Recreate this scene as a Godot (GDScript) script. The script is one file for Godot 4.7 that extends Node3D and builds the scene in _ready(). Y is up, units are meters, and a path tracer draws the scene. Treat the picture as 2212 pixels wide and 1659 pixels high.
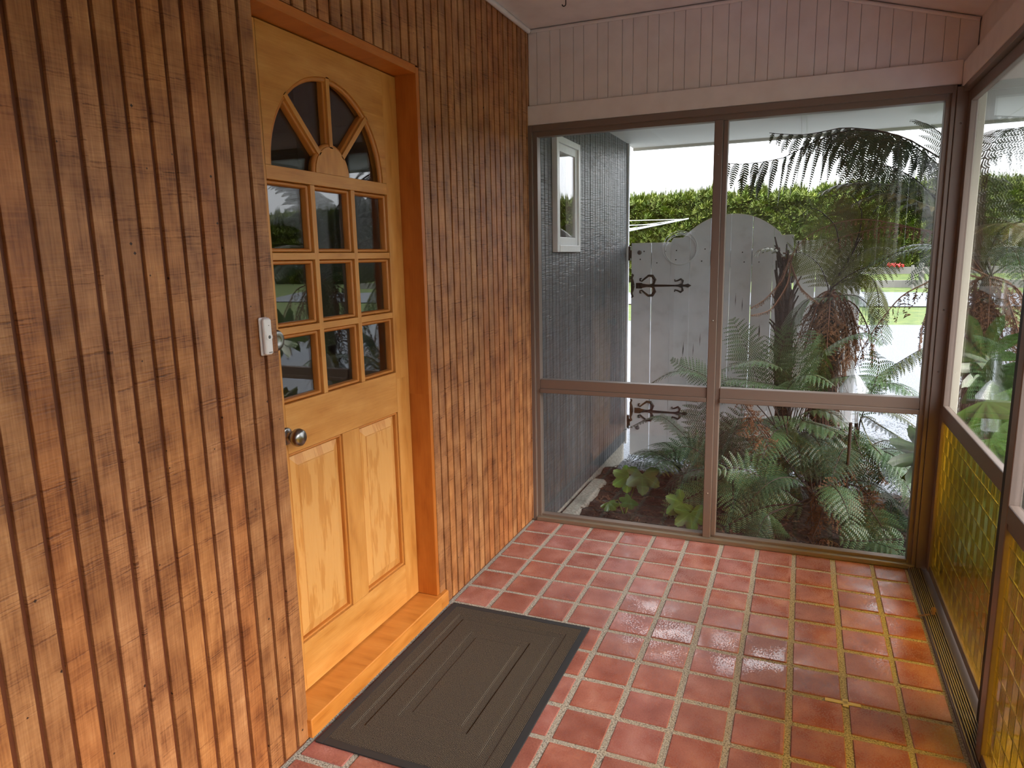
extends Node3D
# An enclosed tiled porch: rough-sawn boards and a front door on the left, a glazed end wall with a fern garden, gate and hedge beyond, sliding doors on the right.

var M := {}
var rng := RandomNumberGenerator.new()
var used := {}

# ------------------------------------------------------------------ mesh helpers
class Mesher:
	var v := PackedVector3Array()
	var n := PackedVector3Array()
	var uv := PackedVector2Array()
	var c := PackedColorArray()
	var idx := PackedInt32Array()
	var colour := Color(1, 1, 1)
	var uo := Vector2.ZERO
	var swap := false

	func _init(offset := Vector2.ZERO, swapped := false) -> void:
		uo = offset
		swap = swapped

	func vert(p: Vector3, nn: Vector3, t := Vector2.INF) -> int:
		v.append(p)
		n.append(nn)
		if t == Vector2.INF:
			var a := nn.abs()
			if a.x >= a.y and a.x >= a.z:
				t = Vector2(p.z, p.y)
			elif a.y >= a.z:
				t = Vector2(p.x, p.z)
			else:
				t = Vector2(p.x, p.y)
			if swap:
				t = Vector2(t.y, t.x)
			t += uo
		uv.append(t)
		c.append(colour)
		return v.size() - 1

	func tri(a: int, b: int, d: int) -> void:
		var cr := (v[b] - v[a]).cross(v[d] - v[a])
		if cr.dot(n[a] + n[b] + n[d]) > 0.0:
			idx.append_array([a, d, b])
		else:
			idx.append_array([a, b, d])

	func quad(a: Vector3, b: Vector3, d: Vector3, e: Vector3, nn := Vector3.ZERO) -> void:
		if nn == Vector3.ZERO:
			nn = (b - a).cross(d - a).normalized()
		var i := vert(a, nn)
		vert(b, nn)
		vert(d, nn)
		vert(e, nn)
		tri(i, i + 1, i + 2)
		tri(i, i + 2, i + 3)

	func tri_flat(a: Vector3, b: Vector3, d: Vector3) -> void:
		var nn := (b - a).cross(d - a).normalized()
		var i := vert(a, nn)
		vert(b, nn)
		vert(d, nn)
		tri(i, i + 1, i + 2)

	# a box whose edges are rounded over the width ch
	func box(lo: Vector3, hi: Vector3, ch := 0.002, xf := Transform3D.IDENTITY) -> void:
		var base := v.size()
		var half := (hi - lo) / 2.0
		var mid := (hi + lo) / 2.0
		ch = minf(ch, minf(half.x, minf(half.y, half.z)) * 0.9)
		for ix in [-1, 1]:
			for iy in [-1, 1]:
				for iz in [-1, 1]:
					var s := Vector3(ix, iy, iz)
					for ax in 3:
						var p := s * (half - Vector3.ONE * ch)
						p[ax] = s[ax] * half[ax]
						var nn := Vector3.ZERO
						nn[ax] = s[ax]
						vert(xf * (mid + p), (xf.basis * nn).normalized())
						var a2 := p + mid
						var t := Vector2(a2.z, a2.y) if ax == 0 else (Vector2(a2.x, a2.z) if ax == 1 else Vector2(a2.x, a2.y))
						uv[uv.size() - 1] = (Vector2(t.y, t.x) if swap else t) + uo
		var at := func(ix: int, iy: int, iz: int, ax: int) -> int: return base + ((ix * 2 + iy) * 2 + iz) * 3 + ax
		for k in 2:
			for q in [[0, 0, 1], [0, 1, 1]]:
				pass
			tri(at.call(k, 0, 0, 0), at.call(k, 1, 0, 0), at.call(k, 1, 1, 0))
			tri(at.call(k, 0, 0, 0), at.call(k, 1, 1, 0), at.call(k, 0, 1, 0))
			tri(at.call(0, k, 0, 1), at.call(1, k, 0, 1), at.call(1, k, 1, 1))
			tri(at.call(0, k, 0, 1), at.call(1, k, 1, 1), at.call(0, k, 1, 1))
			tri(at.call(0, 0, k, 2), at.call(1, 0, k, 2), at.call(1, 1, k, 2))
			tri(at.call(0, 0, k, 2), at.call(1, 1, k, 2), at.call(0, 1, k, 2))
			for j in 2:
				# edges along z, along y and along x
				tri(at.call(k, j, 0, 0), at.call(k, j, 1, 0), at.call(k, j, 1, 1))
				tri(at.call(k, j, 0, 0), at.call(k, j, 1, 1), at.call(k, j, 0, 1))
				tri(at.call(k, 0, j, 0), at.call(k, 1, j, 0), at.call(k, 1, j, 2))
				tri(at.call(k, 0, j, 0), at.call(k, 1, j, 2), at.call(k, 0, j, 2))
				tri(at.call(0, k, j, 1), at.call(1, k, j, 1), at.call(1, k, j, 2))
				tri(at.call(0, k, j, 1), at.call(1, k, j, 2), at.call(0, k, j, 2))
				for l in 2:
					tri(at.call(k, j, l, 0), at.call(k, j, l, 1), at.call(k, j, l, 2))

	# a tube along points
	func tube(pts: Array, radii: Array, sides := 8, caps := true) -> void:
		var last := pts.size() - 1
		var ring := []
		var side := Vector3.ZERO
		for i in pts.size():
			var t: Vector3 = (pts[mini(i + 1, last)] - pts[maxi(i - 1, 0)]).normalized()
			if side == Vector3.ZERO:
				side = t.cross(Vector3.UP if absf(t.y) < 0.9 else Vector3.RIGHT).normalized()
			side = (side - t * side.dot(t)).normalized()
			var up := side.cross(t)
			var r: float = radii[mini(i, radii.size() - 1)]
			var b := v.size()
			for k in sides:
				var a := TAU * k / sides
				var d := side * cos(a) + up * sin(a)
				vert(pts[i] + d * r, d, Vector2(float(k) / sides, float(i) / maxi(last, 1)))
			ring.append(b)
			if i > 0:
				for k in sides:
					var k2 := (k + 1) % sides
					tri(ring[i - 1] + k, ring[i - 1] + k2, b + k2)
					tri(ring[i - 1] + k, b + k2, b + k)
		if caps:
			for e in [0, last]:
				var t: Vector3 = (pts[0] - pts[1]).normalized() if e == 0 else (pts[last] - pts[last - 1]).normalized()
				var m := vert(pts[e], t)
				for k in sides:
					var a := vert(v[ring[e] + k], t)
					var b := vert(v[ring[e] + (k + 1) % sides], t)
					tri(m, a, b)

	# profile of (radius, height) points turned round the axis of xf's y
	func lathe(profile: Array, segs: int, xf: Transform3D) -> void:
		var rows := []
		for i in profile.size():
			var p: Vector2 = profile[i]
			var q0: Vector2 = profile[maxi(i - 1, 0)]
			var q1: Vector2 = profile[mini(i + 1, profile.size() - 1)]
			var d := (q1 - q0).normalized()
			var b := v.size()
			for k in segs + 1:
				var a := TAU * k / segs
				vert(xf * Vector3(cos(a) * p.x, p.y, sin(a) * p.x), (xf.basis * Vector3(cos(a) * d.y, -d.x, sin(a) * d.y)).normalized(), Vector2(float(k) / segs, p.y))
			rows.append(b)
			if i > 0:
				for k in segs:
					tri(rows[i - 1] + k, rows[i - 1] + k + 1, b + k + 1)
					tri(rows[i - 1] + k, b + k + 1, b + k)

	# a flat outline (Vector2 list) given thickness along xf's z
	func prism(outline: PackedVector2Array, d0: float, d1: float, xf := Transform3D.IDENTITY) -> void:
		var t := Geometry2D.triangulate_polygon(outline)
		for e in 2:
			var nn := (xf.basis * Vector3(0, 0, 1 if e == 1 else -1)).normalized()
			var b := v.size()
			for p in outline:
				vert(xf * Vector3(p.x, p.y, d1 if e == 1 else d0), nn)
			for i in range(0, t.size(), 3):
				tri(b + t[i], b + t[i + 1], b + t[i + 2])
		var centre := Vector2.ZERO
		var area := 0.0
		for i in outline.size():
			area += outline[i].cross(outline[(i + 1) % outline.size()])
		for i in outline.size():
			var p := outline[i]
			var q := outline[(i + 1) % outline.size()]
			var e2 := (q - p).normalized()
			var o := Vector2(e2.y, -e2.x) * signf(area)
			quad(xf * Vector3(p.x, p.y, d0), xf * Vector3(q.x, q.y, d0), xf * Vector3(q.x, q.y, d1), xf * Vector3(p.x, p.y, d1), (xf.basis * Vector3(o.x, o.y, 0)).normalized())

	func mesh() -> ArrayMesh:
		var arr := []
		arr.resize(Mesh.ARRAY_MAX)
		arr[Mesh.ARRAY_VERTEX] = v
		arr[Mesh.ARRAY_NORMAL] = n
		arr[Mesh.ARRAY_TEX_UV] = uv
		arr[Mesh.ARRAY_COLOR] = c
		arr[Mesh.ARRAY_INDEX] = idx
		var m := ArrayMesh.new()
		m.add_surface_from_arrays(Mesh.PRIMITIVE_TRIANGLES, arr)
		return m


func numbered(called: String) -> String:
	used[called] = used.get(called, -1) + 1
	return called if used[called] == 0 else "%s_%03d" % [called, used[called]]


func put(called: String, mesh: Mesh, m: Material, parent: Node3D = null) -> MeshInstance3D:
	var o := MeshInstance3D.new()
	o.mesh = mesh
	o.material_override = m
	if parent == null:
		o.name = numbered(called)
		add_child(o)
	else:
		o.name = called
		parent.add_child(o, true)
	return o


func thing(called: String, at := Vector3.ZERO) -> Node3D:
	var o := Node3D.new()
	o.name = numbered(called)
	o.position = at
	add_child(o)
	return o


func tag(o: Node3D, label: String, category: String, group := "", kind := "") -> Node3D:
	o.set_meta("label", label)
	o.set_meta("category", category)
	if group:
		o.set_meta("group", group)
	if kind:
		o.set_meta("kind", kind)
	return o


func bx(called: String, lo: Vector3, hi: Vector3, m: Material, parent: Node3D = null, ch := 0.002, swapped := false) -> MeshInstance3D:
	var b := Mesher.new(Vector2(rng.randf() * 0.3, rng.randf() * 0.4), swapped)
	b.box(lo, hi, ch)
	return put(called, b.mesh(), m, parent)


# ------------------------------------------------------------------ textures and materials
func noise(freq: float, octaves := 3, sd := 0, kind := FastNoiseLite.TYPE_SIMPLEX_SMOOTH) -> FastNoiseLite:
	var f := FastNoiseLite.new()
	f.noise_type = kind
	f.frequency = freq
	f.fractal_octaves = octaves
	f.seed = 100 + sd
	if octaves == 1:
		f.fractal_type = FastNoiseLite.FRACTAL_NONE
	return f


func image(w: int, h: int, bytes: PackedByteArray, grey := false) -> ImageTexture:
	return ImageTexture.create_from_image(Image.create_from_data(w, h, false, Image.FORMAT_L8 if grey else Image.FORMAT_RGB8, bytes))


func b8(x: float) -> int:
	return clampi(int(x * 255.0), 0, 255)


func ramp(stops: Array, t: float) -> Color:
	t = clampf(t, 0.0, 1.0) * (stops.size() - 1)
	var i := mini(int(t), stops.size() - 2)
	return (stops[i] as Color).lerp(stops[i + 1], t - i)


func mat(col: Color, rough := 0.6, metal := 0.0, spec := 0.5) -> StandardMaterial3D:
	var m := StandardMaterial3D.new()
	m.albedo_color = col
	m.roughness = rough
	m.metallic = metal
	m.metallic_specular = spec
	return m


func rgb(r: int, g: int, b: int) -> Color:
	return Color8(r, g, b)


# a triplanar noise colour (world space) between the stops; scale in repeats per metre
func speckle(stops: Array, freq: float, octaves: int, repeat: float, rough: float, sd := 0, bump := 0.0, kind := FastNoiseLite.TYPE_SIMPLEX_SMOOTH, contrast := 1.0) -> StandardMaterial3D:
	var f := noise(freq, octaves, sd, kind)
	var size := 384
	var im := f.get_seamless_image(size, size)
	var d := im.get_data()
	var out := PackedByteArray()
	out.resize(size * size * 3)
	var lut := []
	for i in 256:
		var col: Color = ramp(stops, (i / 255.0 - 0.5) * contrast + 0.5)
		lut.append([col.r8, col.g8, col.b8])
	for i in size * size:
		var e: Array = lut[d[i]]
		out[i * 3] = e[0]
		out[i * 3 + 1] = e[1]
		out[i * 3 + 2] = e[2]
	var m := mat(Color.WHITE, rough)
	m.albedo_texture = image(size, size, out)
	m.uv1_triplanar = true
	m.uv1_world_triplanar = true
	m.uv1_scale = Vector3.ONE * repeat
	if bump > 0.0:
		m.heightmap_enabled = true
		m.heightmap_scale = bump
		m.heightmap_texture = image(size, size, d, true)
	return m


func board_textures() -> Array:
	# rough-sawn plywood: 0.8 m wide, 2.5 m long; saw marks run across, grain runs along
	var w := 576
	var h := 1800
	var grain := noise(0.16, 3, 1)
	var saw := noise(0.09, 2, 2)
	var band := noise(0.02, 2, 4)
	var blotch := noise(0.012, 4, 3)
	var col := PackedByteArray()
	var hgt := PackedByteArray()
	col.resize(w * h * 3)
	hgt.resize(w * h)
	var stops := [rgb(74, 44, 26), rgb(122, 77, 46), rgb(158, 108, 67), rgb(182, 131, 85), rgb(203, 157, 111)]
	var lut := []
	for i in 256:
		var k := ramp(stops, i / 255.0)
		lut.append([k.r8, k.g8, k.b8])
	for y in h:
		for x in w:
			var g := grain.get_noise_2d(x * 1.7, y * 0.06)
			var s := saw.get_noise_2d(x * 0.05 + 500.0, y * 2.1 + x * 0.10)
			var b := blotch.get_noise_2d(x * 1.2, y * 0.8)
			var zone := 0.45 + 0.9 * band.get_noise_2d(x * 0.25 + 70.0, y * 0.8)
			var line := smoothstep(0.30, 0.48, s) * clampf(zone, 0.1, 1.0)
			var t := 0.59 + 0.21 * g + 0.20 * s * clampf(zone + 0.3, 0.2, 1.2) + 0.36 * b - 0.46 * line
			var i := y * w + x
			var k: Array = lut[b8(t)]
			col[i * 3] = k[0]
			col[i * 3 + 1] = k[1]
			col[i * 3 + 2] = k[2]
			hgt[i] = b8(0.6 + 0.25 * s + 0.2 * g - 0.5 * line)
	for k in 60: # nail holes and small knots
		var cx := rng.randi_range(4, w - 5)
		var cy := rng.randi_range(4, h - 5)
		var r := rng.randi_range(1, 2)
		for dy in range(-r, r + 1):
			for dx in range(-r, r + 1):
				if dx * dx + dy * dy <= r * r:
					var i := (cy + dy) * w + cx + dx
					col[i * 3] = 46
					col[i * 3 + 1] = 26
					col[i * 3 + 2] = 18
					hgt[i] = 60
	return [image(w, h, col), image(w, h, hgt, true)]


func light_wood_texture() -> ImageTexture:
	# pale varnished timber of the door: 0.5 m wide, 1.25 m long, grain along v, with worn patches
	var w := 320
	var h := 800
	var grain := noise(0.22, 3, 11)
	var figure := noise(0.03, 2, 12)
	var worn := noise(0.011, 4, 13)
	var col := PackedByteArray()
	col.resize(w * h * 3)
	var stops := [rgb(166, 106, 46), rgb(194, 133, 64), rgb(207, 148, 78), rgb(219, 166, 100)]
	for y in h:
		for x in w:
			var g := grain.get_noise_2d(x * 1.3, y * 0.05)
			var f := figure.get_noise_2d(x * 1.0, y * 0.12)
			var b := worn.get_noise_2d(x * 1.8, y * 0.7)
			var k := ramp(stops, 0.5 + 0.16 * g + 0.22 * f + 0.34 * b)
			var i := (y * w + x) * 3
			col[i] = k.r8
			col[i + 1] = k.g8
			col[i + 2] = k.b8
	return image(w, h, col)


func worn_texture() -> ImageTexture:
	# door panels: darker varnish left in ragged upright streaks, bleached timber between
	var w := 300
	var h := 350
	var grain := noise(0.22, 3, 15)
	var rag := noise(0.022, 5, 16)
	var col := PackedByteArray()
	col.resize(w * h * 3)
	var stops := [rgb(217, 164, 98), rgb(210, 153, 84), rgb(197, 137, 70)]
	for y in h:
		for x in w:
			var g := grain.get_noise_2d(x * 1.3, y * 0.06)
			var p := rag.get_noise_2d(x * 1.5, y * 0.28)
			var k := ramp(stops, 0.25 + 0.16 * g + 0.7 * smoothstep(0.02, 0.22, p + 0.25 * g))
			var i := (y * w + x) * 3
			col[i] = k.r8
			col[i + 1] = k.g8
			col[i + 2] = k.b8
	return image(w, h, col)


func tile_textures() -> Array:
	# fired clay: blotches of colour and, apart from it, patches where the old sealer still shines
	var s := 768
	var a := noise(0.012, 4, 21)
	var f := noise(0.22, 3, 22)
	var patch := noise(0.009, 4, 23)
	var col := PackedByteArray()
	var ro := PackedByteArray()
	col.resize(s * s * 3)
	ro.resize(s * s)
	var stops := [rgb(128, 71, 62), rgb(148, 90, 80), rgb(162, 104, 95), rgb(177, 126, 117), rgb(205, 166, 159)]
	for y in s:
		for x in s:
			var n1 := a.get_noise_2d(x, y)
			var n2 := f.get_noise_2d(x, y)
			var p := patch.get_noise_2d(x + 900.0, y)
			var k := ramp(stops, 0.44 + 0.46 * n1 + 0.34 * n2)
			var i := y * s + x
			col[i * 3] = k.r8
			col[i * 3 + 1] = k.g8
			col[i * 3 + 2] = k.b8
			var gloss := smoothstep(0.0, 0.28, p + 1.0 * n2)
			ro[i] = b8(lerpf(0.42, 0.13, gloss))
	return [image(s, s, col), image(s, s, ro, true)]


func weave_texture(w: int, pitch: int, sd: int) -> ImageTexture:
	# ribbed needle-felt: little loops in rows
	var d := PackedByteArray()
	d.resize(w * w * 3)
	var f := noise(0.2, 2, sd)
	for y in w:
		for x in w:
			var loop := absf(sin(PI * x / pitch)) * (0.55 + 0.45 * absf(sin(PI * y / pitch + (PI / 2 if (x / pitch) % 2 else 0.0))))
			var k := ramp([rgb(24, 22, 21), rgb(52, 47, 44), rgb(85, 77, 71), rgb(124, 113, 98)], loop * 0.8 + 0.1 + 0.6 * f.get_noise_2d(x, y))
			var i := (y * w + x) * 3
			d[i] = k.r8
			d[i + 1] = k.g8
			d[i + 2] = k.b8
	return image(w, w, d)


func amber_height() -> ImageTexture:
	# figured glass pressed in a basket weave of small blocks, ribbed one way and then the other
	var w := 512
	var d := PackedByteArray()
	d.resize(w * w)
	var f := noise(0.05, 2, 31)
	for y in w:
		for x in w:
			var ribbed := (x / 64 + y / 64) % 2 == 0
			var rib := 0.5 + 0.5 * cos(TAU * (x % 64) / 12.8) if ribbed else 0.5
			var e := mini(mini(x % 64, 63 - x % 64), mini(y % 64, 63 - y % 64))
			d[y * w + x] = b8((0.3 + 0.5 * rib) * smoothstep(0.0, 3.0, e) + 0.05 * f.get_noise_2d(x, y))
	return image(w, w, d, true)


func make_materials() -> void:
	var bt := board_textures()
	var tints := [Color(1, 1, 1), Color(0.95, 0.93, 0.92), Color(1.0, 0.95, 0.88), Color(0.92, 0.88, 0.85), Color(1.0, 0.98, 0.99), Color(0.97, 0.89, 0.82)]
	M.boards = []
	for t in tints:
		var m := mat(t, 0.5)
		m.albedo_texture = bt[0]
		m.uv1_scale = Vector3(1 / 0.8, 1 / 2.5, 1)
		m.heightmap_enabled = true
		m.heightmap_texture = bt[1]
		m.heightmap_scale = 0.18
		M.boards.append(m)
	M.groove = mat(rgb(98, 50, 26), 0.55)
	M.grey_boards = []
	for t in [rgb(136, 143, 152), rgb(128, 135, 144), rgb(143, 150, 159)]:
		var m := mat(t, 0.36)
		m.albedo_texture = bt[1]
		m.uv1_scale = Vector3(1 / 0.8, 1 / 2.5, 1)
		m.heightmap_enabled = true
		m.heightmap_texture = bt[1]
		m.heightmap_scale = 0.5
		M.grey_boards.append(m)
	M.grey_groove = mat(rgb(38, 40, 44), 0.7)
	var lw := light_wood_texture()
	M.panel = mat(Color.WHITE, 0.36)
	M.panel.albedo_texture = worn_texture()
	M.panel.uv1_scale = Vector3(1 / 0.6, 1 / 0.7, 1)
	for pair in [["door", Color(1, 1, 1)], ["door_dark", Color(0.94, 0.86, 0.76)], ["door_frame", Color(0.9, 0.74, 0.56)], ["sill", Color(0.98, 0.9, 0.8)]]:
		var m := mat(pair[1], 0.38)
		m.albedo_texture = lw
		m.uv1_scale = Vector3(1 / 0.5, 1 / 1.25, 1)
		M[pair[0]] = m
	var tt := tile_textures()
	M.tiles = []
	for t in [Color(1, 1, 1), Color(0.96, 0.94, 0.92), Color(1.0, 0.95, 0.9), Color(0.93, 0.9, 0.88), Color(1, 0.98, 1)]:
		var m := mat(t, 1.0, 0.0, 0.6)
		m.albedo_texture = tt[0]
		m.roughness_texture = tt[1]
		m.roughness_texture_channel = BaseMaterial3D.TEXTURE_CHANNEL_RED
		m.uv1_triplanar = true
		m.uv1_world_triplanar = true
		m.uv1_scale = Vector3.ONE / 1.3
		M.tiles.append(m)
	M.grout = speckle([rgb(96, 91, 84), rgb(150, 144, 134), rgb(172, 166, 156), rgb(190, 184, 174)], 0.09, 3, 4.0, 0.85, 4, 0.12, FastNoiseLite.TYPE_SIMPLEX_SMOOTH, 1.6)
	M.grout_new = mat(rgb(205, 196, 172), 0.7)
	M.white = speckle([rgb(218, 210, 211), rgb(224, 217, 218), rgb(229, 222, 223)], 0.02, 3, 1.0, 0.5, 5)
	M.white_out = mat(rgb(196, 195, 184), 0.6)
	M.cream = mat(rgb(222, 216, 200), 0.5)
	M.bronze = mat(rgb(130, 115, 107), 0.38, 0.35)
	M.seal = mat(rgb(20, 20, 21), 0.6)
	M.track = mat(rgb(150, 138, 122), 0.35, 0.6)
	M.glass = mat(Color(0.95, 0.98, 0.97, 0.0), 0.0)
	M.glass.transparency = BaseMaterial3D.TRANSPARENCY_ALPHA
	M.glass_white = mat(Color(0.86, 0.92, 0.9, 0.55), 0.12)
	M.glass_white.transparency = BaseMaterial3D.TRANSPARENCY_ALPHA
	M.amber = mat(Color(0.90, 0.70, 0.17, 0.0), 0.1)
	M.amber.refraction_enabled = true
	M.amber.refraction_scale = 0.05
	M.amber.transparency = BaseMaterial3D.TRANSPARENCY_ALPHA
	M.amber.heightmap_enabled = true
	M.amber.heightmap_texture = amber_height()
	M.amber.heightmap_scale = 0.12
	M.amber.uv1_scale = Vector3(1 / 0.36, 1 / 0.56, 1)
	M.steel = mat(rgb(150, 148, 145), 0.28, 1.0)
	M.plastic = mat(rgb(236, 236, 240), 0.3)
	M.plastic_grey = mat(rgb(96, 96, 100), 0.4)
	M.iron = mat(rgb(22, 20, 20), 0.5)
	M.rubber = mat(rgb(44, 47, 52), 0.55)
	M.carpet = mat(Color.WHITE, 0.95, 0.0, 0.2)
	M.carpet.albedo_texture = weave_texture(384, 8, 41)
	M.carpet.uv1_scale = Vector3(1 / 0.21, 1 / 0.21, 1)
	M.carpet.vertex_color_use_as_albedo = true
	M.gate = speckle([rgb(204, 205, 209), rgb(217, 219, 224), rgb(221, 223, 228), rgb(226, 227, 232)], 0.02, 4, 0.7, 0.6, 6, 0.1)
	M.gate_edge = mat(rgb(226, 226, 222), 0.6)
	M.wire = mat(rgb(225, 227, 230), 0.35)
	M.concrete = speckle([rgb(120, 118, 112), rgb(150, 148, 142), rgb(172, 170, 163)], 0.05, 4, 2.0, 0.9, 7, 0.2)
	M.soil = speckle([rgb(24, 18, 15), rgb(38, 29, 24), rgb(54, 43, 36)], 0.05, 4, 1.5, 0.95, 8, 1.0)
	M.litter = mat(rgb(112, 82, 62), 0.8)
	M.litter.vertex_color_use_as_albedo = true
	M.gravel = speckle([rgb(60, 63, 69), rgb(92, 96, 103), rgb(110, 114, 121), rgb(138, 141, 147)], 0.16, 3, 0.9, 0.9, 9, 1.5)
	M.stone = mat(rgb(126, 130, 136), 0.85)
	M.stone.vertex_color_use_as_albedo = true
	M.lawn = speckle([rgb(48, 66, 22), rgb(66, 82, 29), rgb(92, 96, 44)], 0.03, 5, 0.25, 0.9, 10)
	M.leaf_core = mat(rgb(88, 104, 42), 0.9)
	M.hedge = mat(Color.WHITE, 0.6, 0.0, 0.3)
	M.hedge.vertex_color_use_as_albedo = true
	M.hedge.backlight_enabled = true
	M.hedge.backlight = Color(0.4, 0.45, 0.2)
	M.fern = mat(Color.WHITE, 0.42, 0.0, 0.5)
	M.fern.vertex_color_use_as_albedo = true
	M.fern.backlight_enabled = true
	M.fern.backlight = Color(0.45, 0.5, 0.25)
	M.dead = mat(Color.WHITE, 0.8, 0.0, 0.3)
	M.dead.vertex_color_use_as_albedo = true
	M.dead.backlight_enabled = true
	M.dead.backlight = Color(0.3, 0.2, 0.1)
	M.stalk = mat(rgb(46, 30, 22), 0.6)
	M.stalk_dead = mat(rgb(110, 72, 52), 0.7)
	M.trunk = speckle([rgb(24, 18, 16), rgb(44, 33, 29), rgb(66, 50, 44)], 0.05, 3, 4.0, 0.9, 12, 0.6)
	M.hair = mat(rgb(74, 47, 36), 0.85)
	M.bag = mat(Color(0.85, 0.88, 0.92, 0.22), 0.15)
	M.bag.transparency = BaseMaterial3D.TRANSPARENCY_ALPHA
	M.leaf = mat(Color.WHITE, 0.22, 0.0, 0.6)
	M.leaf.vertex_color_use_as_albedo = true
	M.leaf.backlight_enabled = true
	M.leaf.backlight = Color(0.35, 0.45, 0.15)
	M.hall = mat(rgb(150, 138, 124), 0.8)
	M.red = mat(rgb(190, 40, 44), 0.6)
	M.post_wood = mat(rgb(104, 102, 98), 0.85)


# ------------------------------------------------------------------ the scene
func _ready() -> void:
	rng.seed = 7
	# camera
	var cam := Camera3D.new()
	cam.name = "camera"
	cam.position = Vector3(1.2939, 1.4099, 3.3854)
	cam.rotation = Vector3(-0.178946, 0.394267, -0.020142)
	cam.fov = 57.665
	cam.near = 0.02
	cam.far = 400.0
	cam.current = true
	add_child(cam)
	# sky: a bright overcast, three times as bright overhead as at the horizon; it lights everything
	var env := Environment.new()
	env.background_mode = Environment.BG_SKY
	var sm := ProceduralSkyMaterial.new()
	sm.sky_top_color = Color(0.97, 0.985, 1.0)
	sm.sky_horizon_color = Color(0.585, 0.595, 0.605)
	sm.sky_curve = 0.6
	sm.sky_energy_multiplier = 2.52
	sm.ground_bottom_color = Color(0.5, 0.5, 0.48)
	sm.ground_horizon_color = Color(0.9, 0.92, 0.94)
	sm.ground_energy_multiplier = 1.2
	var sky := Sky.new()
	sky.sky_material = sm
	env.sky = sky
	env.tonemap_mode = Environment.TONE_MAPPER_LINEAR
	env.tonemap_exposure = 1.0
	env.sdfgi_enabled = true
	env.ssao_enabled = true
	env.ssil_enabled = true
	var we := WorldEnvironment.new()
	we.name = "sky"
	we.environment = env
	add_child(we)

	# the sun behind thin cloud, off to the right: a wide soft source
	var sun := DirectionalLight3D.new()
	sun.name = "hazy_sun"
	sun.light_color = Color(1.0, 0.97, 0.92)
	sun.light_energy = 2.1
	sun.light_angular_distance = 34.0
	sun.shadow_enabled = true
	sun.sky_mode = DirectionalLight3D.SKY_MODE_LIGHT_ONLY
	add_child(sun)
	sun.look_at_from_position(Vector3(8.0, 6.2, 3.0), Vector3.ZERO)

	make_materials()
	build_shell()
	build_left_wall()
	build_front_door()
	build_floor()
	build_end_window()
	build_sliding_doors()
	build_back_wall()
	build_outside_house()
	build_grounds()
	build_gate()
	build_small_things()
	build_ferns()
	build_leafy_plants()
	build_hedges()
	build_clothesline()


func ceil_at(x: float) -> float:
	return 2.495 if x < 1.2 else lerpf(2.495, 2.275, (x - 1.2) / 0.75)


func build_shell() -> void:
	# ceiling: flat, then falling towards the glass doors
	var b := Mesher.new()
	b.prism(PackedVector2Array([Vector2(-0.02, 2.495), Vector2(1.2, 2.495), Vector2(1.95, 2.275), Vector2(1.95, 2.55), Vector2(-0.02, 2.55)]), -0.05, 4.36)
	tag(put("ceiling", b.mesh(), M.white), "white painted porch ceiling sloping down over the glass doors", "ceiling", "", "structure")
	# small cornice beads
	var t := Mesher.new()
	t.tube([Vector3(0.008, 2.486, 0.0), Vector3(0.008, 2.486, 4.28)], [0.012], 8)
	tag(put("trim_1", t.mesh(), M.white), "thin white bead where the timber boards meet the ceiling", "trim", "", "structure")
	t = Mesher.new()
	t.tube([Vector3(0.02, 2.484, -0.006), Vector3(1.2, 2.484, -0.006), Vector3(1.88, 2.285, -0.006)], [0.008], 8)
	tag(put("trim_2", t.mesh(), M.white), "thin white bead along the ceiling above the end wall", "trim", "", "structure")
	# the boarded white wall over the end window
	var w := thing("wall_far")
	tag(w, "white tongue-and-groove boarding above the end window", "wall", "", "structure")
	var x := 0.0
	var k := 0
	while x < 1.87:
		var wide := 0.0675 if k % 2 == 1 else 0.0505
		if k == 0:
			wide = 0.045
		var x1 := minf(x + wide, 1.9)
		var top := ceil_at((x + x1) / 2) + 0.012
		bx("board", Vector3(x + 0.0002, 2.09, -0.035), Vector3(x1 - 0.0002, top, -0.012 - 0.001 * (rng.randf())), M.white, w, 0.0024)
		x = x1
		k += 1
	bx("backing", Vector3(-0.02, 2.04, -0.1), Vector3(1.95, 2.5, -0.036), M.white, w)
	# beams
	tag(bx("trim_3", Vector3(-0.014, 2.05, -0.034), Vector3(1.838, 2.143, 0.0), M.white, null, 0.003), "plain white beam running above the end window", "trim", "", "structure")
	tag(bx("trim_4", Vector3(1.838, 2.04, -0.03), Vector3(1.93, 2.135, 4.3), M.white, null, 0.003), "plain white beam running above the sliding glass doors", "trim", "", "structure")
	tag(bx("wall_right", Vector3(1.885, 2.12, -0.03), Vector3(1.98, 2.32, 4.33), M.white), "narrow strip of white wall between beam and sloping ceiling", "wall", "", "structure")
	# hall behind the front door
	var h := thing("wall_hall")
	tag(h, "dim beige hall seen through the front door glass", "wall", "", "structure")
	bx("hall_back", Vector3(-1.5, -0.3, -2.16), Vector3(-1.4, 2.56, 4.5), M.hall, h)
	bx("hall_end", Vector3(-1.4, -0.3, -2.16), Vector3(-0.02, 2.56, -2.08), M.hall, h)
	bx("hall_end", Vector3(-1.4, -0.3, 4.36), Vector3(-0.125, 2.56, 4.5), M.hall, h)
	bx("hall_floor", Vector3(-1.4, -0.3, -2.08), Vector3(-0.125, 0.04, 4.36), M.hall, h)
	bx("hall_divider", Vector3(-1.4, 0.04, -0.06), Vector3(-0.125, 2.56, 0.02), M.hall, h)
	# roof
	tag(bx("roof", Vector3(-1.6, 2.56, -2.45), Vector3(2.8, 2.72, 4.9), M.white_out), "roof slab over the porch and its eaves", "roof", "", "structure")


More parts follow.
